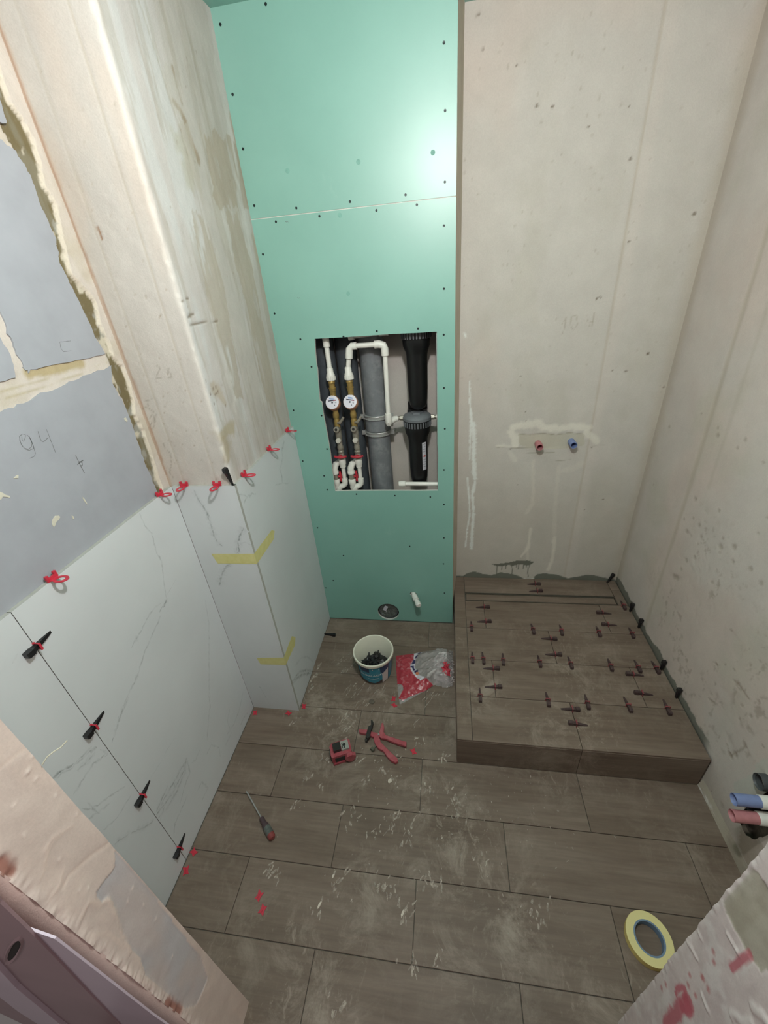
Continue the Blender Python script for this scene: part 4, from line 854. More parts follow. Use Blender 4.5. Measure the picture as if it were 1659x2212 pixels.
def meter(name, x, y, lab, spin, zig):
    o = thing(name, (x, y, .86), lab, 'water meter', 'water meter lines in the hatch')
    P = lambda n, m, mb, par=o: mb.build(n, m, par)
    b = .86; Z = lambda z: z - b
    a = MB(); a.lathe([(.0145, Z(1.385)), (.0185, Z(1.388)), (.0190, Z(1.405)), (.0185, Z(1.412)), (.015, Z(1.418)), (.0145, Z(1.435)), (.0125, Z(1.440))], 16)
    for k in range(8): a.box((-.0035, -.0205, Z(1.389)), (.0035, .0205, Z(1.404)), 0, RZ(k * 45 / 2))
    P('union', M_pvc, a)
    a = MB(); a.lathe([(.0125, Z(1.34)), (.0145, Z(1.342)), (.0145, Z(1.350)), (.0165, Z(1.351)), (.0165, Z(1.356)), (.0135, Z(1.357)), (.0135, Z(1.374)), (.0155, Z(1.376)), (.0155, Z(1.381)), (.013, Z(1.386))], 14)
    a.lathe([(.011, Z(1.305)), (.0135, Z(1.322)), (.0135, Z(1.340)), (.011, Z(1.342))], 8)
    P('brass_coupling', M_brass, a)
    # meter head tilted to the room
    Mh = TX(-.002, -.012, Z(1.290)) @ RX(62) @ RZ(spin)
    a = MB(); a.lathe([(.026, -.028), (.030, -.024), (.0325, -.006), (.0325, .010), (.030, .014)], 28, 0, Mh); mh = P('meter_body', M_meter, a)
    a = MB(); a.lathe([(.0300, .0138), (.0300, .0162), (.0270, .0168), (.001, .0168)], 28, 0, Mh); d = P('dial', M_dial, a, mh)
    a = MB(); a.box((-.018, .005, .0168), (.018, .0092, .0176), 0, Mh); a.cyl((0, -.002, .0168), (0, -.002, .0176), .0038, M=Mh, seg=14); a.cyl((.017, -.004, .0168), (.017, -.004, .0174), .0018, M=Mh, seg=8); a.cyl((.010, -.014, .0168), (.010, -.014, .0174), .0022, M=Mh, seg=8)
    a.box((.012, -.0045, .0168), (.0145, -.003, .0174), 0, Mh); P('dial_marks', M_navy, a, mh)
    a = MB(); a.box((-.010, .0115, .0168), (.012, .0135, .0174), 0, Mh); a.box((-.012, .0155, .0168), (.008, .0190, .0174), 0, Mh); P('dial_print', M_lblue, a, mh)
    a = MB(); a.box((.006, .0052, .0175), (.018, .0090, .0179), 0, Mh); P('red_digits', plain('digit_red', S(150, 60, 84), .5, bmp=0), a, mh)
    # valve and filter body leading down
    a = MB(); a.lathe([(.012, Z(1.170)), (.0145, Z(1.175)), (.0145, Z(1.205)), (.012, Z(1.215)), (.0150, Z(1.222)), (.0150, Z(1.236)), (.0125, Z(1.245)), (.0125, Z(1.275))], 12); P('brass_body', M_brass, a)
    a = MB(); a.lathe([(.0125, Z(1.06)), (.0150, Z(1.068)), (.0150, Z(1.078)), (.0125, Z(1.085)), (.0135, Z(1.12)), (.0155, Z(1.13)), (.0145, Z(1.17))], 14)
    a.cyl((0, 0, Z(1.165)), (0, -.030, Z(1.172)), .0150, .0135); a.cyl((0, -.030, Z(1.172)), (0, -.034, Z(1.173)), .0115, .0110); P('strainer', M_nickel, a)
    a = MB(); a.cyl((0, -.034, Z(1.173)), (0, -.0355, Z(1.1735)), .0065, seg=12); P('strainer_socket', M_dark, a)
    a = MB(); a.cyl((0, -.008, Z(1.112)), (0, -.024, Z(1.116)), .0120, .0120); a.cyl((0, -.024, Z(1.116)), (0, -.026, Z(1.1165)), .009, .008); P('cap', M_capw, a)
    a = MB(); s = 1; a.tube([(.006, -.012, Z(1.198)), (.018, -.018, Z(1.200)), (.030, -.018, Z(1.213)), (.038, -.014, Z(1.226))], [.005, .0065, .0065, .0055], 8); P('lever', M_nickel, a)
    # red butterfly valve, white union and the pipe below it, elbow at the foot
    def butterfly(c, par, sc=1., ang=0.):
        a = MB(); M = TX(*c) @ RY(ang)
        a.cyl((0, 0, 0), (0, -.016, 0), .0075 * sc, M=M, seg=12); a.tube([(-.030 * sc, -.014, .003), (-.016 * sc, -.014, -.001), (0, -.016, 0), (.016 * sc, -.014, -.001), (.030 * sc, -.014, .003)], [.0045, .0065, .0085, .0065, .0045], 8, 0, M)
        a.cyl((0, -.016, 0), (0, -.021, 0), .0055, seg=10, M=M); return a.build('valve_handle', M_redp, par)
    a = MB(); a.lathe([(.0125, Z(1.018)), (.0150, Z(1.024)), (.0150, Z(1.036)), (.0125, Z(1.045)), (.0155, Z(1.050)), (.0155, Z(1.056)), (.013, Z(1.06))], 10); v = P('valve_body', M_nickel, a)
    butterfly((0, -.010, Z(1.035)), v)
    a = MB(); a.lathe([(.0100, Z(.895)), (.0100, Z(.972))], 14); a.lathe([(.0135, Z(.972)), (.0150, Z(.974)), (.0150, Z(.985)), (.0175, Z(.989)), (.0180, Z(1.012)), (.0160, Z(1.018))], 18)
    a.tube([(0, 0, Z(.900)), (-.001, 0, Z(.882)), (-.010, -.002, Z(.872)), (-.026, -.004, Z(.868))], .0142, 14); a.tube([(-.020, -.003, Z(.868)), (-.036, -.006, Z(.852)), (-.040, -.006, Z(.79))], .0130, 14); a.lathe([(.0145, Z(.89)), (.0148, Z(.91))], 14)
    P('lower_pipe', M_pvc, a)
    # side branch: bend, valve and union to the left
    bx = -.044
    a = MB(); a.tube([(-.014, .035, Z(.985)), (-.022, .022, Z(.990)), (-.036, .006, Z(.985)), (bx, 0, Z(.965)), (bx, 0, Z(.945))], [.013, .0150, .0160, .0165, .0165], 14); a.lathe([(.0178, 0), (.0182, .012), (.0165, .016)], 16, 0, TX(bx, 0, Z(.938))); P('branch_pipe', M_pvc, a); a = MB(); a.lathe([(.0150, Z(.858)), (.0150, Z(.880)), (.0175, Z(.884)), (.0180, Z(.902)), (.016, Z(.908))], 16, 0, TX(bx, 0, 0)); a.lathe([(.0125, Z(.80)), (.0125, Z(.86))], 14, 0, TX(bx, 0, 0)); P('branch_union', M_pvc, a)
    a = MB(); a.lathe([(.0125, Z(.905)), (.0140, Z(.910)), (.0140, Z(.934)), (.0125, Z(.94))], 10, 0, TX(bx, 0, 0)); v = P('valve_body', M_nickel, a)
    mb = MB(); M = TX(bx + .012, -.004, Z(.922)) @ RZ(25); mb.cyl((0, 0, 0), (.014, 0, 0), .006, M=M, seg=10); mb.tube([(.014, 0, .028), (.013, 0, .014), (.016, 0, 0), (.013, 0, -.014), (.014, 0, -.028)], [.004, .006, .008, .006, .004], 8, 0, M); mb.build('valve_handle', M_redp, v)
    return o
ma = meter('water_meter', -.505, 1.805, 'left water meter line with brass fittings and red valves', 4, 0)
a = MB(); a.lathe([(.0105, .57), (.0105, .70)], 14); a.lathe([(.014, .665), (.0145, .668), (.0145, .705), (.0135, .71)], 16); a.lathe([(.0145, .71), (.0145, .78)], 16); a.build('upper_pipe', M_pvc, ma)
mb_ = meter('water_meter', -.424, 1.805, 'right water meter line feeding the white pipe over the soil pipe', -10, 0)
# white pipe from the right meter over to the filter
a = MB(); L = lambda x, z, dy=0: (x + .424, dy - .005, z - .86)
a.tube([L(-.424, 1.43, .005), L(-.411, 1.49)], .0105); a.tube([L(-.413, 1.475), L(-.407, 1.512), L(-.395, 1.522), L(-.375, 1.523)], .0155, 16); a.tube([L(-.382, 1.523), L(-.29, 1.523)], .0105)
a.tube([L(-.300, 1.523), L(-.280, 1.524), L(-.262, 1.518), L(-.258, 1.505), L(-.258, 1.478)], .0158, 16); a.tube([L(-.258, 1.49), L(-.263, 1.20)], .0105)
a.tube([L(-.263, 1.232), L(-.263, 1.195), L(-.263, 1.186, .006), L(-.262, 1.183, .02)], [.0150, .0162, .0158, .0140], 16); a.tube([L(-.262, 1.186, .018), L(-.245, 1.19, .045), L(-.2285, 1.192, .052)], [.0135, .0145, .0130], 14)
a.build('loop_pipe', M_pvc, mb_)
o = thing('water_pipe', (-.40, 1.830, 1.535), 'white pipe in shadow along the top of the hatch, behind the front loop', 'pipe')
a = MB(); a.tube([(0, 0, .022), (.13, 0, .030)], .0105); a.tube([(-.012, 0, .020), (.012, 0, .022)], .0145); a.tube([(.118, 0, .030), (.150, 0, .032), (.160, 0, .030)], .0155); a.build('pipe', M_pvc, o)
# cartridge filters
M_fgrey = plain('filter_collar_grey', S(104, 108, 112), .5, var=.08); M_lab = plain('filter_label', S(196, 196, 204), .5, var=.08, scale=300); M_labr = plain('label_red', S(176, 74, 62), .5, bmp=0)
def filt(x, y, z, lab, label=True):
    o = thing('water_filter', (x, y, z), lab, 'water filter', 'black cartridge filters in the hatch')
    MB().lathe([(.003, -.335), (.018, -.333), (.030, -.325), (.037, -.312), (.041, -.29), (.0435, -.24), (.0455, -.10), (.048, -.085), (.057, -.062), (.059, -.035), (.059, -.030)], 36).build('housing', M_black, o)
    mb = MB(); mb.lathe([(.059, -.034), (.0620, -.030), (.0620, -.006), (.060, -.004)], 36)
    for k in range(30):
        mb.box((.0605, -.0024, -.031), (.0645, .0024, -.007), 1, RZ(k * 12))
    mb.build('collar', [M_black, M_fgrey], o)
    mb = MB(); mb.lathe([(.0600, -.004), (.0655, -.002), (.0660, .010), (.060, .018), (.046, .024), (.044, .025)], 36); mb.lathe([(.030, .024), (.029, .031), (.002, .032)], 6); mb.build('head', M_fgrey, o)
    mb = MB(); mb.box((-.045, .02, .020), (.045, .075, .034)); mb.box((-.045, .055, -.01), (.045, .075, .060)); mb.cyl((-.033, .054, .047), (-.033, .050, .047), .006, seg=10); mb.cyl((.033, .054, .047), (.033, .050, .047), .006, seg=10); mb.build('bracket', M_black, o)
    mb = MB()
    for s in (-1, 1): mb = MB(); mb.cyl((s * .062, 0, .004), (s * .078, 0, .004), .012, seg=6); mb.cyl((s * .078, 0, .004), (s * .088, 0, .004), .0095, seg=12); mb.build('fitting', M_nickel, o)
    pass
    mb = MB(); mb.cyl((.088, 0, .004), (.125, 0, .004), .0125, seg=14); mb.build('outlet_pipe', M_pvc, o)
    if label:
        v = []; f = []; n = 5
        for k in range(n + 1):
            t = R(-62 + 30 * k / n)
            for zz, r in ((-.245, .0438), (-.105, .0458)): v.append(((r + .0006) * math.cos(t), (r + .0006) * math.sin(t), zz))
        for k in range(n): f.append((2 * k, 2 * k + 2, 2 * k + 3, 2 * k + 1))
        l = MB().add(v, f).build('label', M_lab, o, smooth=False)
        v = []; f = []
        for (za, zb) in ((-.178, -.170),):
            for k in range(4):
                t = R(-55 + 16 * k / 3); v += [(.0456 * math.cos(t), .0456 * math.sin(t), za), (.0456 * math.cos(t), .0456 * math.sin(t), zb)]
            for k in range(3): f.append((2 * k, 2 * k + 2, 2 * k + 3, 2 * k + 1))
        MB().add(v, f).build('label_stripe', M_labr, l, smooth=False)
        v = []; f = []; i = 0
        for zz in (-.115, -.128, -.141, -.152, -.192, -.204, -.216, -.228):
            for k in range(4):
                t = R(-58 + 20 * k / 3); v += [(.0464 * math.cos(t), .0464 * math.sin(t), zz), (.0464 * math.cos(t), .0464 * math.sin(t), zz + .003)]
            for k in range(3): f.append((i + 2 * k, i + 2 * k + 2, i + 2 * k + 3, i + 2 * k + 1))
            i += 8
        tag(MB().add(v, f).build('label_lines', plain('label_grey', S(150, 150, 158), .5, bmp=0), l, smooth=False), kind='stuff')
    return o
filt(-.138, 1.855, 1.188, 'lower black filter with white label in the wall hatch')
filt(-.130, 1.855, 1.565, 'upper black filter, its cap hidden above the hatch opening', False)
o = thing('water_pipe', (-.222, 1.80, .880), 'short white pipe lying along the bottom right of the hatch', 'pipe')
a = MB(); a.tube([(-.012, 0, -.001), (-.002, 0, 0), (.018, 0, 0), (.020, 0, 0)], [.013, .0145, .0145, .012], 14); a.tube([(.015, 0, 0), (.175, -.001, -.002)], .0105); a.build('pipe', M_pvc, o)
# waste socket behind the round hole, with film and a paper sticker
o = thing('waste_socket', (-.340, 1.80, .070), 'film-wrapped grey waste socket in the round hole near the floor', 'pipe socket')
Mr = RX(90)
MB().lathe([(.050, -.08), (.052, .02), (.056, .024), (.056, .030), (.050, .030), (.048, -.05)], 32, 0, Mr, close=False).build('socket', M_dgrey, o)
fm = MB(); n = 18; vs = []; fs = []; rg = random.Random(5)
for i in range(n + 1):
    for j in range(n + 1):
        u, v = -1 + 2 * i / n, -1 + 2 * j / n; k = max(abs(u), abs(v)); l = math.hypot(u, v) or 1; vs.append((.053 * u * k / l, -.026 - rg.uniform(0, .006) + .01 * (1 - k), .053 * v * k / l))
for i in range(n):
    for j in range(n): k = i * (n + 1) + j; fs.append((k, k + 1, k + n + 2, k + n + 1))
m_film, nt, b = new_mat('crinkled_film'); b.inputs['Base Color'].default_value = (*S(88, 92, 88), 1); b.inputs['Roughness'].default_value = .25
fm.add(vs, fs).build('film', m_film, o, smooth=False)
MB().box((-.034, -.036, -.004), (-.014, -.033, .030)).build('sticker', M_lab, o, (0, 0, 0), (0, R(25), 0))
# white capped stub
o = thing('pipe_stub', (-.190, 1.765, .213), 'white capped pipe stub poking from the green wall above the floor', 'pipe stub')
ax = Vector((.038, -.092, -.006)); P_ = lambda t: tuple(ax * t)
MB().tube([(-.008, .03, .004), P_(.30)], .0125, 16).build('pipe', M_pvc, o)
MB().tube([P_(.20), P_(.22), P_(.55), P_(.57)], [.013, .0155, .0155, .0130], 16).build('socket', M_pvc, o)
MB().tube([P_(.57), P_(.70), P_(.72), P_(.96), P_(1.0)], [.0115, .0115, .0150, .0155, .0120], 16).build('cap', M_pvc, o)

# supply outlets with coloured sleeves
def sleeve(mb, L, r, M, mi=0): mb.lathe([(r * .82, .0), (r, 0), (r * 1.0, L - .001), (r * .97, L), (r * .80, L), (r * .78, .006)], 20, mi, M, close=False); mb.lathe([(r * .79, .008), (.0005, .008)], 20, mi + 1, M, close=False)
for x, z, m1, m2, lab in ((.4375, 1.000, M_pinkred, M_red_d, 'open red sleeve sticking out of the back wall, left of the pair'), (.590, 1.006, M_blue, M_blue_d, 'open blue sleeve sticking out of the back wall, right of the pair')):
    o = thing('pipe_outlet', (x, YB, z), lab, 'pipe outlet', 'shower supply outlets on the back wall')
    mb = MB(); sleeve(mb, .052, .0165, RX(90), 0); mb.build('sleeve', [m1, m2], o)
for dy, z, y, m1, m2, lab in ((0, .362, .742, M_blue, M_blue_d, 'blue plastic sleeve on the farther white pipe from the right wall'), (0, .312, .722, M_pinkred, M_red_d, 'faded red plastic sleeve on the nearer white pipe from the right wall')):
    o = thing('pipe_outlet', (.975, y, z), lab, 'pipe outlet', 'washbasin supply outlets at the right wall')
    r = .0165; mb = MB(); M = TX(-.145, 0, 0) @ RY(90)
    mb.lathe([(r * .84, .05), (r * .84, .004), (r, 0), (r, .066), (r * .95, .067)], 24, 0, M, close=False); mb.lathe([(r * .84, .03), (.0003, .03)], 24, 1, M, close=False); mb.build('sleeve', [m1, m2], o)
    MB().lathe([(.0172, .066), (.0182, .068), (.0182, .20)], 20, 0, M).build('pipe', M_pvc, o)
o = thing('waste_pipe', (.962, .800, .362), 'dark open waste pipe at the right wall beside the blue sleeve', 'pipe')
MB().lathe([(.020, -.03), (.0235, -.035), (.0235, .02), (.020, .02)], 24, 0, RY(90), close=False).build('pipe', M_dgrey, o); MB().lathe([(.0205, .0), (.0005, .0)], 24, 0, RY(90), close=False).build('plug', M_black, o)
o = thing('waste_pipe', (.972, .795, .243), 'black pipe stub in the broken-out recess under the red sleeve', 'pipe')
MB().lathe([(.015, -.035), (.019, -.038), (.019, .02), (.015, .02)], 20, 0, RY(90), close=False).build('pipe', M_black, o)

# ================================================================== THINGS ON THE FLOOR
M_bucket = plain('bucket_white', S(226, 224, 208), .4, var=.03, scale=20)
M_teal = plain('label_blue', S(46, 134, 158), .42, var=.06, scale=30, dusty=(.25, S(130, 150, 150)))
M_navyb = plain('label_navy', S(38, 60, 92), .45, var=.1); M_brownb = plain('label_brown', S(74, 62, 60), .5, var=.25, scale=60)
M_ink = plain('print_white', S(214, 222, 222), .5, bmp=0); M_stick = plain('sticker_pale', S(206, 196, 194), .6, var=.05, scale=200)
bk = thing('bucket', (-.366, 1.400, 0), 'open white plastic grout bucket with a blue label, half filled with black wedges', 'bucket')
R0, R1, BH = .080, .096, .158
rad = lambda z: R0 + (R1 - R0) * z / BH
MB().lathe([(.001, .0005), (R0 - .004, .0005), (R0, .003), (rad(.138), .138), (R1 + .004, .139), (R1 + .0055, .142), (R1 + .0055, BH - .003), (R1 + .003, BH), (R1 - .001, BH - .001), (rad(.15) - .003, .150), (R0 - .003, .004), (.001, .003)], 56, close=False).build('tub', M_bucket, bk)
def wrap(mb, a0, a1, z0, z1, off_, mi=0, n=14, skew=None):
    v = []; f = []
    for k in range(n + 1):
        t = a0 + (a1 - a0) * k / n
        zl, zh = (z0, z1) if skew is None else skew(k / n)
        for zz in (zl, zh): r = rad(zz) + off_; v.append((r * math.cos(R(t)), r * math.sin(R(t)), zz))
    for k in range(n): f.append((2 * k, 2 * k + 2, 2 * k + 3, 2 * k + 1))
    mb.add(v, f, mi)
lb = MB(); wrap(lb, -160, 20, .006, .136, .0006, 0, 40); wrap(lb, 20, 200, .006, .136, .0006, 0, 40)
label = lb.build('label', M_teal, bk, smooth=True, normals=False)
x = MB(); wrap(x, -128, -96, .098, .134, .0011, 0, 8); wrap(x, -62, -30, .05, .134, .0011, 0, 12, lambda t: (.095 - .09 * t, .134)); x.build('label_block', M_navyb, label, normals=False)
x = MB(); wrap(x, -160, -80, .006, .03, .0012, 0, 20, lambda t: (.006, .038 - .026 * t)); wrap(x, -84, -40, .006, .03, .0012, 0, 20, lambda t: (.006, .012 + .03 * t)); wrap(x, -170, -140, .006, .136, .0011, 0, 8, lambda t: (.006, .136)); x.build('label_foot', M_brownb, label, normals=False)
x = MB(); wrap(x, -56, -33, .012, .09, .0018, 0, 8, lambda t: (.006 + .004 * t, .078 + .022 * t)); x.build('sticker', M_stick, bk, normals=False)
def wrap_text(txt, size, a_c, z, parent, mat, off_=.0016):
    cu = bpy.data.curves.new('lettering', 'FONT'); cu.body = txt; cu.size = size; cu.align_x = 'CENTER'; cu.fill_mode = 'FRONT'; cu.resolution_u = 3; cu.offset = size * .015
    o = bpy.data.objects.new('tmp', cu); COL.objects.link(o); bpy.context.view_layer.update()
    me = bpy.data.meshes.new_from_object(o.evaluated_get(bpy.context.evaluated_depsgraph_get())); bpy.data.objects.remove(o)
    bm = bmesh.new(); bm.from_mesh(me)
    for v in bm.verts:
        zz = z + v.co.y; r = rad(zz) + off_; t = R(a_c) + v.co.x / r; v.co = (r * math.cos(t), r * math.sin(t), zz)
    bm.to_mesh(me); bm.free(); me.materials.clear(); me.materials.append(mat); me.name = 'lettering'; return link('lettering', me, parent)
wrap_text('SAUMALAASTI', .0185, -93, .068, label, M_ink);
x = MB(); wrap(x, -104, -92, .046, .0495, .0016, 0, 4); wrap(x, -90, -68, .046, .0505, .0016, 0, 6); wrap(x, -86, -84, .117, .126, .0016, 0, 2); wrap(x, -67, -65, .116, .123, .0016, 0, 2); tag(x.build('small_print', M_ink, label, normals=False), kind='stuff')
rb = random.Random(21)
n_w = 0
for k in range(46):
    lay = k / 46
    rr = .046 * math.sqrt(rb.random()) * (1 - .2 * lay); t = rb.uniform(0, 2 * math.pi)
    xx, yy = -.366 + rr * math.cos(t), 1.396 + rr * math.sin(t); zz = .050 + .022 * lay + .016 * (1 - rr / .046)
    o = thing('levelling_wedge', (xx, yy, zz), 'loose black wedge in the pile inside the white bucket', 'tile wedge', 'black wedges heaped in the bucket', (rb.uniform(-.7, .7), rb.uniform(-.45, .45) , rb.uniform(0, 6.28)))
    link('wedge', W_MB, o)
MB().lathe([(.001, .004), (.076, .004), (.0795, .035), (.070, .046), (.04, .056), (.001, .058)], 30).build('lower_heap', M_wedge_b, bk)['kind'] = 'stuff'

# ---- plastic bag of clips lying against the podium
def bag_mat():
    m, nt, b = new_mat('clear_plastic_film')
    a = nt.nodes.new('ShaderNodeVertexColor'); a.layer_name = 'paint'
    sep = a.outputs['Alpha']
    nt.links.new(a.outputs[0], b.inputs['Base Color']); b.inputs['Roughness'].default_value = .22; b.inputs['Specular IOR Level'].default_value = .6
    n = noise_node(nt, 90., detail=5, dist=1.); bump(nt, b, n.outputs[0], .5, .002)
    nt.links.new(sep, b.inputs['Alpha']); return m
outl = [(-0.2742,1.504),(-0.1774,1.525),(-0.1199,1.543),(-0.0619,1.558),(-0.0162,1.56),(0.0292,1.554),(0.0323,1.469),(0.0311,1.374),(0.0278,1.333),(0.0042,1.325),(-0.0392,1.326),(-0.0641,1.333),(-0.1009,1.301),(-0.1517,1.265),(-0.1924,1.235),(-0.224,1.215),(-0.2371,1.269),(-0.2474,1.33),(-0.2623,1.414)]
red_p = [(-0.2765,1.506),(-0.1774,1.525),(-0.1722,1.48),(-0.1876,1.439),(-0.1833,1.41),(-0.1674,1.382),(-0.1315,1.339),(-0.1069,1.35),(-0.064,1.331),(-0.1009,1.301),(-0.176,1.263),(-0.2093,1.236),(-0.2333,1.25),(-0.2127,1.293),(-0.219,1.319),(-0.2372,1.327),(-0.2474,1.33),(-0.2623,1.414)]
whi_p = [(-0.1774,1.525),(-0.1199,1.543),(-0.1498,1.517),(-0.1607,1.493),(-0.1649,1.463),(-0.1668,1.43),(-0.1509,1.403),(-0.1439,1.384),(-0.1109,1.352),(-0.1315,1.339),(-0.1674,1.382),(-0.1857,1.414),(-0.1896,1.438),(-0.1739,1.475)]
nav = [[(-0.1582,1.523),(-0.1399,1.531),(-0.1364,1.523),(-0.1513,1.513)], [(-0.162,1.502),(-0.1552,1.507),(-0.1583,1.492),(-0.1656,1.477),(-0.1686,1.486)], [(-0.1772,1.468),(-0.1661,1.471),(-0.165,1.453),(-0.1715,1.446),(-0.1876,1.443),(-0.1803,1.455)], [(-0.1889,1.434),(-0.1709,1.437),(-0.1703,1.428),(-0.1643,1.414),(-0.161,1.41),(-0.1709,1.408),(-0.1754,1.416),(-0.1781,1.425),(-0.1862,1.426)], [(-0.1671,1.397),(-0.1528,1.405),(-0.1476,1.401),(-0.1461,1.393),(-0.1594,1.385)]]
blob = [(-0.0269,1.423),(-0.0133,1.433),(0.0004,1.415),(0.0119,1.383),(0.0117,1.355),(0.0042,1.35),(-0.011,1.372),(-0.0228,1.401)]
bx0, bx1 = min(p[0] for p in outl), .0335; by0, by1 = min(p[1] for p in outl), max(p[1] for p in outl)
def ip(x, y, poly):
    r = False; n = len(poly)
    for i in range(n):
        (a, b), (c, e) = poly[i], poly[(i + 1) % n]
        if (b > y) != (e > y) and x < (c - a) * (y - b) / (e - b) + a: r = not r
    return r
def dpoly(x, y, poly):
    d = 9
    for i in range(len(poly)):
        (a, b), (c, e) = poly[i], poly[(i + 1) % len(poly)]; L = (c - a) ** 2 + (e - b) ** 2 + 1e-12
        t = max(0, min(1, ((x - a) * (c - a) + (y - b) * (e - b)) / L)); d = min(d, math.hypot(x - a - t * (c - a), y - b - t * (e - b)))
    return d
res = .0027; nx = int((bx1 - bx0) / res) + 1; ny = int((by1 - by0) / res) + 1
gx, gy = np.meshgrid(bx0 + np.arange(nx) * res, by0 + np.arange(ny) * res, indexing='ij')
wr1 = vnoise(gx * .9 + gy * .5, gx * -.5 + gy, 16, 34, 7, 3); wr2 = vnoise(gx, gy, 60, 60, 8, 3)
vid = {}; vs = []; cs = []; fs = []
for i in range(nx):
    for j in range(ny):
        x, y = gx[i, j], gy[i, j]
        if not ip(x, y, outl): continue
        d = dpoly(x, y, outl); right = max(0, min(1, (x + .17) / .12))
        hgt = min(1, d / .035) * (.010 + .045 * right * (1 - ((y - 1.44) / .16) ** 2 * .5))
        z = .002 + hgt * (.55 + .9 * wr1[i, j]) + .008 * (wr2[i, j] - .5) * min(1, d / .01) + abs(wr1[i, j] - .5) * .02 * right
        c = (*S(206, 200, 200), .42)
        if ip(x, y, red_p): c = (*S(172, 58, 70), 1.)
        if wr2[i, j] > .70 and ip(x, y, red_p): c = (*S(182, 96, 104), 1.)  # paler red spots: glare on the film painted into the colour
        if ip(x, y, whi_p): c = (*S(214, 208, 216), 1.)
        if right > .6 and wr1[i, j] > .62: c = (*S(214, 208, 206), .72)
        vid[i, j] = len(vs); vs.append((x, y, max(z, .0015))); cs += list(c)
for (i, j), k in vid.items():
    if (i + 1, j) in vid and (i, j + 1) in vid and (i + 1, j + 1) in vid: fs.append((k, vid[i + 1, j], vid[i + 1, j + 1], vid[i, j + 1]))
ox, oy = -.12, 1.38
bag = thing('plastic_bag', (ox, oy, 0), 'crumpled clear plastic bag with red printed end lying against the podium', 'plastic bag')
me = bpy.data.meshes.new('film'); me.from_pydata([(a - ox, b - oy, c) for a, b, c in vs], [], fs); a = me.color_attributes.new('paint', 'FLOAT_COLOR', 'POINT'); a.data.foreach_set('color', cs)
me.materials.append(bag_mat()); me.polygons.foreach_set('use_smooth', [True] * len(me.polygons)); link('film', me, bag)
mbn = MB(); hz = {k: v[2] for k, v in zip(vid.keys(), vs)}
def hat(x, y): return hz.get((int(round((x - bx0) / res)), int(round((y - by0) / res))), .012)
for p in nav:
    c = (sum(q[0] for q in p) / len(p), sum(q[1] for q in p) / len(p)); v = [(c[0] - ox, c[1] - oy, hat(*c) + .0012)] + [(q[0] - ox, q[1] - oy, hat(*q) + .0012) for q in p]
    mbn.add(v, [(0, 1 + i, 1 + (i + 1) % len(p)) for i in range(len(p))])
mbn.build('printed_letters', plain('print_navy', S(48, 44, 86), .4, bmp=0), bag, smooth=False)
mbn = MB(); mbn.lathe([(.001, .004), (.008, .003), (.0085, .0)], 12, 0, TX(-.150 - ox, 1.385 - oy, hat(-.150, 1.385) + .001)); mbn.build('printed_dot', plain('print_orange', S(196, 120, 86), .4, bmp=0), bag)
cb = MB(); rg = random.Random(77); ST0 = [(-.010, -.013), (-.003, -.009), (.010, -.014), (.007, -.002), (.011, .013), (.002, .009), (-.010, .014), (-.006, .001)]
for k in range(170):
    x, y = rg.uniform(-.06, .022), rg.uniform(1.35, 1.52)
    if not ip(x, y, outl): continue
    cb.prism(ST0, -.0008, .0008, 0, TX(x - ox, y - oy, rg.uniform(.006, max(.01, hat(x, y) - .012))) @ Matrix.Rotation(rg.uniform(0, 6), 4, (rg.random(), rg.random(), rg.random() + .01)))
tag(cb.build('clips_inside', plain('clips_in_bag', S(206, 192, 190), .5, var=.1), bag, smooth=False), kind='stuff')
cb = MB(); bp = blob
for k in range(60):
    x = rg.uniform(-.025, .03); y = rg.uniform(1.36, 1.47)
    if not ip(x, y, bp): continue
    cb.prism(ST0, -.001, .001, 0, TX(x - ox, y - oy, hat(x, y) + rg.uniform(-.004, .003)) @ Matrix.Rotation(rg.uniform(0, 6), 4, (rg.random(), rg.random(), .3)))
tag(cb.build('red_clips_inside', M_clip, bag, smooth=False), kind='stuff')

# ---- levelling pliers
M_plier = plain('pliers_red', S(164, 76, 84), .45, var=.12, dusty=(.35, S(190, 130, 134))); M_pmetal = plain('pliers_steel_dark', S(62, 60, 58), .45, metal=.5, var=.2)
pl = thing('tile_pliers', (-.30, 1.06, 0), 'red tile levelling pliers with dark jaw lying open on the dusty floor', 'pliers')
sh = lambda L: [(a + .30, b - 1.06) for a, b in L]
def plate(name, poly, z0, z1, mat, r=.0015, par=None):
    mb = MB(); n = len(poly); cx = sum(p[0] for p in poly) / n; cy = sum(p[1] for p in poly) / n
    mb.prism(poly, z0, z1 - r); o = len(mb.v)
    # chamfered top
    ins = []
    for i in range(n):
        p, q, s = Vector(poly[i - 1]), Vector(poly[i]), Vector(poly[(i + 1) % n]); e1 = (q - p).normalized(); e2 = (s - q).normalized(); nn = Vector((-(e1.y + e2.y), e1.x + e2.x)); nn = nn.normalized() if nn.length > 1e-6 else Vector((0, 0)); ins.append(q + nn * r)
    area = sum(poly[i - 1][0] * poly[i][1] - poly[i][0] * poly[i - 1][1] for i in range(n))
    if area < 0: ins = [Vector(poly[i]) * 2 - ins[i] for i in range(n)]
    mb.add([(p[0], p[1], z1 - r) for p in poly] + [(p[0], p[1], z1) for p in ins], [(i, (i + 1) % n, n + (i + 1) % n, n + i) for i in range(n)] + [tuple(range(n, 2 * n))])
    return mb.build(name, mat, par or pl, smooth=False)
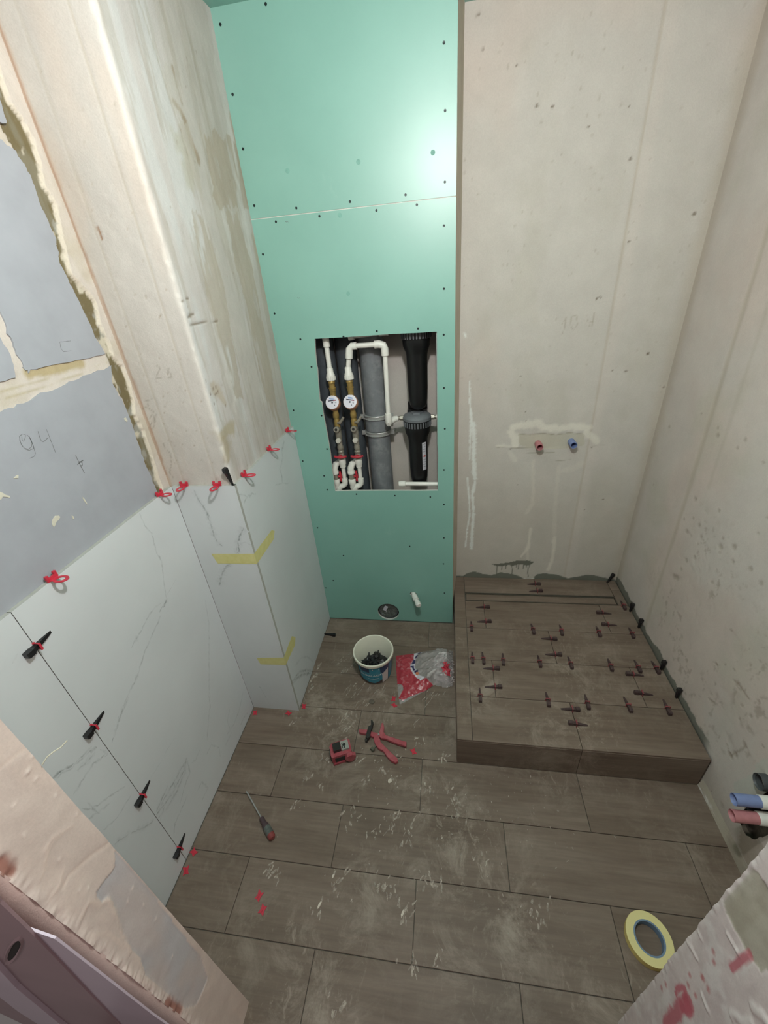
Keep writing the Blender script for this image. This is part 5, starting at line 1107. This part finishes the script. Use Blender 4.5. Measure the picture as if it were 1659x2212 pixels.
h1 = sh([(-0.322,1.047),(-0.298,1.052),(-0.2916,1.036),(-0.2856,1.022),(-0.2675,1.008),(-0.2497,0.9934),(-0.2292,0.977),(-0.2066,0.9611),(-0.2028,0.9488),(-0.2123,0.9417),(-0.2312,0.9488),(-0.2513,0.9647),(-0.27,0.9863),(-0.2925,0.9949),(-0.3085,1.012),(-0.3181,1.03)])
plate('lower_handle', h1, .003, .017, M_plier)
h2 = sh([(-0.2971,1.074),(-0.2935,1.108),(-0.2869,1.112),(-0.2798,1.09),(-0.2782,1.067),(-0.2668,1.054),(-0.2402,1.048),(-0.2013,1.038),(-0.174,1.032),(-0.1737,1.013),(-0.2047,1.019),(-0.2378,1.028),(-0.266,1.038),(-0.2879,1.039),(-0.3007,1.051)])
plate('upper_handle', h2, .006, .019, M_plier)
plate('jaw', sh([(-0.3934,1.073),(-0.3544,1.075),(-0.3335,1.067),(-0.3023,1.062),(-0.2945,1.046),(-0.3159,1.043),(-0.3272,1.045),(-0.3508,1.054),(-0.3877,1.058)]), .001, .015, M_plier)
plate('hook', sh([(-0.3436,1.115),(-0.3387,1.12),(-0.331,1.107),(-0.332,1.086),(-0.3357,1.066),(-0.3357,1.04),(-0.3434,1.029),(-0.3556,1.036),(-0.3544,1.053),(-0.3505,1.087),(-0.3403,1.094)]), .008, .022, M_pmetal)
MB().cyl(( [(-0.3515,1.028)][0][0] + .30, [(-0.3515,1.028)][0][1] - 1.06, .0), ([(-0.3515,1.028)][0][0] + .30, [(-0.3515,1.028)][0][1] - 1.06, .016), .006, seg=12).build('jaw_pin', M_pmetal, pl)
q = [(-0.2991,1.054)][0]; MB().cyl((q[0] + .30, q[1] - 1.06, .010), (q[0] + .30, q[1] - 1.06, .0205), .0042, seg=14).build('pivot_rivet', M_steel, pl)
q = [(-0.3143,0.9953)][0]; p2 = [(-0.3054,1.008)][0]; kb = MB(); kb.cyl((p2[0] + .30, p2[1] - 1.06, .011), (q[0] + .30, q[1] - 1.06, .010), .0028, seg=8)
d = Vector((q[0] - p2[0], q[1] - p2[1], 0)).normalized(); kb.cyl((q[0] + .30, q[1] - 1.06, .0105), (q[0] + .30 + d.x * .011, q[1] - 1.06 + d.y * .011, .0105), .0092, seg=10); kb.build('adjusting_knob', plain('knob_green_grey', S(84, 88, 74), .5, var=.2), pl)

# ---- cross line laser
M_lred = plain('laser_red', S(160, 66, 76), .42, var=.12, dusty=(.3, S(196, 150, 150))); M_lblk = plain('laser_black', S(34, 34, 32), .4, var=.2)
la = thing('laser_level', (-.448, .962, 0), 'small red and black cross-line laser level standing on the floor', 'laser level', None, (0, 0, R(24)))
bd = MB(); bd.prism([(-.040, -.030), (.038, -.030), (.044, -.018), (.044, .024), (.036, .032), (-.034, .032), (-.044, .020), (-.044, -.022)], .006, .050); bd.build('body', M_lred, la, smooth=False)
x = MB(); x.box((-.030, -.0325, .014), (.014, -.029, .038)); x.box((-.040, -.028, .002), (.040, .028, .007)); x.box((-.0470, -.018, .008), (-.043, .014, .046)); x.prism([(-.030, -.014), (.002, -.014), (.002, .020), (-.030, .020)], .050, .066); x.build('window_housing', M_lblk, la, smooth=False)
x = MB(); x.prism([(.004, -.016), (.036, -.016), (.036, .022), (.004, .022)], .050, .060); x.box((-.048, -.012, .012), (-.046, .010, .040)); x.build('lens_face', plain('laser_grey', S(152, 154, 146), .35, var=.1), la, smooth=False)
x = MB(); x.cyl((.018, .004, .060), (.018, .004, .0612), .0065, seg=14); x.box((.008, -.010, .0598), (.011, .014, .0606)); x.cyl((.018, -.008, .060), (.018, -.008, .0615), .003, seg=10); x.build('lens', M_lblk, la)
x = MB(); x.prism([(-.006, -.012), (.006, -.017), (.020, -.002), (.022, .012), (.010, .021), (-.008, .018), (-.016, .004)], .0, .012, 0, TX(.030, -.030, .026) @ RX(90) @ Matrix.Diagonal((1.2, 1.2, 1.3, 1))); x.prism([(-.042, 0), (.012, 0), (.006, .010), (-.036, .010)], -.001, .006, 0, TX(0, -.030, .001) @ RX(90)); x.build('bumper', M_lred, la, smooth=False)

# ---- screwdriver
p0, p1, p2 = Vector((*[(-0.8038,0.7735)][0], .010)), Vector((*[(-0.7027,0.6933)][0], .014)), Vector((*[(-0.6329,0.6331)][0], .014))
sd = thing('screwdriver', tuple(Vector((p1.x, p1.y, 0))), 'screwdriver with dark purple and grey handle lying on the left of the floor', 'screwdriver')
d = (p2 - p1).normalized(); Ms = Matrix.Translation((0, 0, .0145)) @ d.to_track_quat('Z', 'Y').to_matrix().to_4x4(); Lh = (p2 - p1).length; Lsh = (p1 - p0).length
MB().lathe([(.0008, -Lsh), (.0030, -Lsh + .008), (.0026, -Lsh + .014), (.0026, .004)], 10, 0, Ms).build('shaft', M_steel, sd)
MB().lathe([(.005, 0), (.0085, .003), (.0095, .012), (.0085, .022), (.0115, .034), (.0135, .045)], 12, 0, Ms).build('handle_grip', plain('handle_purple', S(78, 62, 66), .45, var=.2), sd)
MB().lathe([(.0135, .045), (.0140, Lh * .6), (.0138, Lh * .82)], 12, 0, Ms).build('handle', plain('handle_grey', S(82, 90, 86), .4, var=.2, dusty=(.4, S(150, 150, 146))), sd)
MB().lathe([(.0138, Lh * .82), (.0130, Lh * .95), (.009, Lh), (.001, Lh + .001)], 12, 0, Ms).build('handle_end', plain('handle_red', S(132, 60, 58), .4), sd)

# ---- roll of masking tape
tr_ = thing('tape_roll', (.588, .506, 0), 'roll of yellow masking tape lying flat near the right door reveal', 'tape roll')
M_ty = plain('masking_tape_yellow', S(222, 204, 128), .6, var=.05, scale=300)
m2, nt, b = new_mat('tape_wound_side'); n = nt.nodes.new('ShaderNodeTexWave'); n.wave_type = 'RINGS'; n.rings_direction = 'SPHERICAL'; n.inputs['Scale'].default_value = 500; tcn = nt.nodes.new('ShaderNodeTexCoord'); nt.links.new(tcn.outputs['Object'], n.inputs[0])
r = ramp(nt, n.outputs[0], [(0., S(216, 204, 142)), (1., S(230, 220, 160))]); nt.links.new(r.outputs[0], b.inputs['Base Color']); b.inputs['Roughness'].default_value = .65
MB().lathe([(.0405, .0005), (.0615, .0003), (.062, .001), (.062, .0245), (.0615, .0252)], 56, 0, close=False).build('tape', M_ty, tr_)
MB().lathe([(.0615, .0252), (.0412, .0252)], 56, close=False).build('wound_side', m2, tr_)
MB().lathe([(.0415, .0254), (.0372, .0254), (.0368, .024), (.0368, .0008), (.0405, .0005)], 56, close=False).build('core', plain('cardboard_blue', S(112, 134, 156), .7, var=.05), tr_)

# ---- strips of masking tape folded round the column corner
m_tape, nt, b = new_mat('masking_tape_translucent'); n = noise_node(nt, 40., detail=5); r = ramp(nt, n.outputs[0], [(.3, S(214, 208, 136)), (.7, S(224, 218, 154))]); nt.links.new(r.outputs[0], b.inputs['Base Color']); b.inputs['Roughness'].default_value = .6; b.inputs['Alpha'].default_value = .9
cx, cyy = -.7013, 1.149
for za, zb, fa, fb, sa, sb, lab in ((
    (.914, .884), None, [(-0.8714,0.9185),(-0.6966,0.922),(-0.7016,0.8759),(-0.8579,0.874)], None, [(1.156,0.9207),(1.322,0.9148),(1.343,0.8965),(1.32,0.8724),(1.153,0.8746)], None, 'upper yellow tape strip folded round the tiled column corner'),
    (None, None, [(-0.8283,0.3571),(-0.7077,0.3692),(-0.7072,0.323),(-0.8193,0.3163)], None, [(1.138,0.3851),(1.262,0.3785),(1.292,0.3409),(1.27,0.3132),(1.143,0.3321)], None, 'lower yellow tape strip folded round the tiled column corner')):
    f_ = [p for p in fa]; zt = (f_[1][1], f_[2][1]); e = .0006
    mb = MB(); vs = [(f_[0][0], cyy - e, f_[0][1]), (cx + e, cyy - e, f_[1][1]), (cx + e, cyy - e, f_[2][1]), (f_[3][0], cyy - e, f_[3][1])]; fs = [(0, 1, 2, 3)]
    k = len(vs); sp = sa; vs += [(cx + e, max(p[0], cyy - e) if i not in (0, len(sp) - 1) else cyy - e, p[1] if i not in (0, len(sp) - 1) else (f_[1][1] if i == 0 else f_[2][1])) for i, p in enumerate(sp)]; fs.append(tuple(range(k, k + len(sp))))
    ox_, oy_, oz_ = cx, cyy, f_[2][1]
    me = bpy.data.meshes.new('tape_strip'); me.from_pydata([(a - ox_, b_ - oy_, c - oz_) for a, b_, c in vs], [], fs); me.materials.append(m_tape)
    o = link('tape_strip', me, None, (ox_, oy_, oz_)); sol = o.modifiers.new('thick', 'SOLIDIFY'); sol.thickness = .0003; tag(o, lab, 'masking tape')

# ---- grey putty spot, plaster dabs, string
o = thing('putty_blob', (-.359, 1.223, 0), 'small flat round grey lump of grout in front of the bucket', 'grout lump')
rg = random.Random(2); prof = [(.0135 * (1 + rg.uniform(-.12, .12)) * math.cos(t), .0135 * (1 + rg.uniform(-.12, .12)) * math.sin(t)) for t in [2 * math.pi * k / 14 for k in range(14)]]
mb = MB(); mb.prism(prof, 0, .0035); mb.add([(0, 0, .006)] + [(p[0] * .8, p[1] * .8, .0036) for p in prof], [(0, 1 + i, 1 + (i + 1) % 14) for i in range(14)]); mb.build('lump', plain('putty_grey', S(98, 90, 80), .9, var=.2, scale=200), o)
m_dust, nt, b = new_mat('dried_grout'); n = noise_node(nt, 75., detail=8, rough=.7); r = ramp(nt, n.outputs[0], [(.34, .0), (.62, .75)]); nt.links.new(r.outputs[0], b.inputs['Alpha']); b.inputs['Base Color'].default_value = (*S(206, 194, 180), 1); b.inputs['Roughness'].default_value = .95
mb = MB(); rg = random.Random(31)
def spot(x, y, l, w, ang, z=.0004):
    n = 9; P = []
    for k in range(n):
        t = 2 * math.pi * k / n; s = rg.uniform(.6, 1.15); a = l * s * math.cos(t); b2 = w * s * math.sin(t); P.append((x + a * math.cos(ang) - b2 * math.sin(ang), y + a * math.sin(ang) + b2 * math.cos(ang)))
    mb.add([(px, py, z) for px, py in P], [tuple(range(n))])
clusters = [(-0.2048,0.9655),(-0.2244,0.8807),(-0.3171,0.8649),(-0.5156,0.8443),(-0.559,0.8582),(-0.0743,0.8603),(-0.3772,0.7413),(-0.3534,0.713),(-0.2707,0.6918),(-0.2046,0.7131),(-0.1451,0.7192),(-0.1409,0.6696),(-0.0972,0.7769),(-0.2003,0.7512),(0.0247,0.8448),(0.0417,0.8142),(-0.3522,0.5487),(-0.3766,0.5154),(-0.2246,0.5502),(-0.2083,0.5458),(-0.1788,0.5612),(-0.1417,0.5006),(-0.1026,0.3757),(-0.0631,0.5799),(-0.0395,0.5642),(-0.4139,0.4761),(-0.1333,0.4903),(0.2435,1.085),(0.2814,0.5476),(0.2835,0.5206),(0.225,1.004),(-0.5206,0.9368),(-0.4469,1.067),(-0.4417,1.147),(-0.7174,1.089),(-0.5804,0.5367),(-0.6178,0.5456),(-0.0215,0.3899),(0.0581,0.7846),(0.1165,0.6496),(-0.5843,0.7527),(-0.3175,0.2738),(-0.1323,1.052),(-0.0118,0.983),(-0.3616,0.9513),(-0.2584,0.9228)]
for (x, y) in clusters:
    for k in range(rg.randint(4, 9)):
        spot(x + rg.gauss(0, .016), y + rg.gauss(0, .012), rg.uniform(.004, .016), rg.uniform(.0015, .005), rg.uniform(.6, 2.1), .0003 + .00001 * rg.random())
for (x, y) in [(-0.5767,1.437),(-0.5514,1.46),(-0.5232,1.484),(-0.5489,1.371),(-0.5217,1.394),(-0.4971,1.419),(-0.451,1.309),(-0.4227,1.285),(-0.4524,1.256),(-0.4876,1.28),(-0.3774,1.293),(-0.3474,1.28),(-0.3151,1.314),(-0.3866,1.211),(-0.3384,1.191),(-0.4401,1.195),(-0.4744,1.144),(-0.1378,1.137),(-0.0913,1.284),(-0.0699,1.312),(-0.1054,1.253),(-0.0467,1.275)]:
    for k in range(3): spot(x + rg.gauss(0, .012), y + rg.gauss(0, .012), rg.uniform(.012, .026), rg.uniform(.0012, .0025), rg.uniform(.9, 1.3))
for (x, y) in [(-0.6908,1.319),(-0.6858,1.353),(-0.6807,1.406),(-0.6924,1.259),(-0.6813,1.286),(0.9429,0.8158),(0.9453,0.8584)]:
    for k in range(3): spot(x + .008 + rg.gauss(0, .004), y + rg.gauss(0, .01), rg.uniform(.012, .022), rg.uniform(.003, .007), rg.uniform(1.3, 1.8))
for k in range(320):
    x = rg.gauss(.0, .28); y = rg.gauss(.85, .22)
    if -.85 < x < .85 and .2 < y < 1.2 and not (x > .03 and y > .96): spot(x, y, rg.uniform(.002, .007), rg.uniform(.0008, .0025), rg.uniform(.6, 2.1))
o = mb.build('grout_splashes', m_dust, None, smooth=False, normals=False); tag(o, 'pale dried grout splashes scattered over the brown floor tiles', 'grout splashes', None, 'stuff')
m_flake = plain('plaster_flake', S(206, 196, 182), .9)
for k, ((x, y), a, b2, lab) in enumerate(zip([(-0.4139,0.4761),(-0.1404,0.4862),(-0.2296,0.8767),(-0.3863,0.555)], (.011, .013, .010, .007), (.004, .004, .008, .004), ('white plaster flake left of centre on the near floor tiles', 'thin pale plaster flake near the centre of the nearest floor row', 'round whitish plaster crumb in front of the pliers', 'small white plaster chip on the joint in the middle of the floor'))):
    rg = random.Random(k); P = [(a * rg.uniform(.7, 1.1) * math.cos(t), b2 * rg.uniform(.7, 1.1) * math.sin(t)) for t in [2 * math.pi * i / 9 for i in range(9)]]
    o = MB().prism(P, 0, .0016).build('plaster_flake', m_flake, None, (x, y, .0002), (0, 0, 1.2), smooth=False); tag(o, lab, 'plaster flake')
o = MB().tube([(0, -.004, 0), (.004, .003, .006), (.008, .010, .007), (.013, .018, .006), (.018, .026, .010)], .0009, 6).build('string', plain('pale_string', S(196, 192, 172), .8), None, (-.558, .254, 1.215)); tag(o, 'short pale string end sticking out behind the left door reveal', 'string')

# ---- steel frame profile on the hall side at the lower left
M_frame = plain('lilac_painted_steel', S(206, 194, 208), .35, var=.05, scale=5, bmp=0); M_fdark = plain('mauve_steel', S(165, 140, 146), .4, metal=.1, var=.08, scale=6, bmp=0)
fr = thing('door_frame_profile', (-.60, .10, 0), 'dull mauve steel door profile with an oval hole at the lower left corner', 'door frame')
pp = [(-.40, 1.42), (-.4680, 1.224), (-.4810, 1.155), (-.4950, 1.088), (-.5500, .850), (-.6070, .597), (-.70, .20), (-1.0, .20), (-1.0, 1.42)]
MYf = Matrix(((1, 0, 0, .60), (0, 0, -1, -.10), (0, 1, 0, 0), (0, 0, 0, 1)))
ls = [(-0.4954,1.128),(-0.5107,1.066),(-0.5509,0.88),(-0.6263,0.5592),(-0.7302,0.1097),(-0.5791,0.0279),(-0.4785,0.4637),(-0.482,0.7397),(-0.4731,0.9686),(-0.4681,1.106)]
mb = MB(); mb.prism(ls, -.1150, -.1125, 0, MYf); mb.build('lilac_flange', M_frame, fr, smooth=False)
mb = MB(); mb.prism(pp, -.113, -.110, 0, MYf); mb.build('face_plate', M_fdark, fr, smooth=False)
po = [(-0.5735,1.009),(-0.5513,1.04),(-0.5331,1.067),(-0.5206,1.087),(-0.5145,1.1),(-0.5151,1.104),(-0.5223,1.099),(-0.5356,1.085),(-0.554,1.063),(-0.576,1.036),(-0.5994,1.005),(-0.6212,0.9735),(-0.6383,0.9469),(-0.6477,0.9292),(-0.6476,0.9236),(-0.6378,0.9312),(-0.6201,0.9504),(-0.5975,0.9778)]
pi_ = [(-0.5714,1.019),(-0.5551,1.041),(-0.5415,1.06),(-0.5319,1.075),(-0.5271,1.084),(-0.5274,1.086),(-0.5328,1.081),(-0.5428,1.07),(-0.5565,1.054),(-0.5728,1.033),(-0.5897,1.01),(-0.6053,0.9883),(-0.6173,0.9703),(-0.6239,0.9589),(-0.6237,0.9561),(-0.6169,0.9623),(-0.6046,0.9764),(-0.5886,0.9962)]
mb = MB(); n = 18; mb.add([(x, z, -.110) for x, z in po] + [(x * .5 + u * .5, z * .5 + w * .5, -.1075) for (x, z), (u, w) in zip(po, pi_)] + [(x, z, -.1098) for x, z in pi_], [(k, (k + 1) % n, n + (k + 1) % n, n + k) for k in range(n)] + [(n + k, n + (k + 1) % n, 2 * n + (k + 1) % n, 2 * n + k) for k in range(n)], 0, MYf); mb.build('hole_rim', M_fdark, fr)
MB().add([(x, z, -.1097) for x, z in pi_], [tuple(range(n))], 0, MYf).build('hole', M_dark, fr, smooth=False)
fl_ = [(-.62, 1.02), (-.70, .80), (-.78, .50), (-.82, .30), (-.90, .30), (-.85, .55), (-.76, .85), (-.68, 1.02)]
mb = MB(); mb.prism(fl_, -.110, -.104, 0, MYf); mb.build('ridge', M_frame, fr, smooth=False)

bpy.context.view_layer.update()
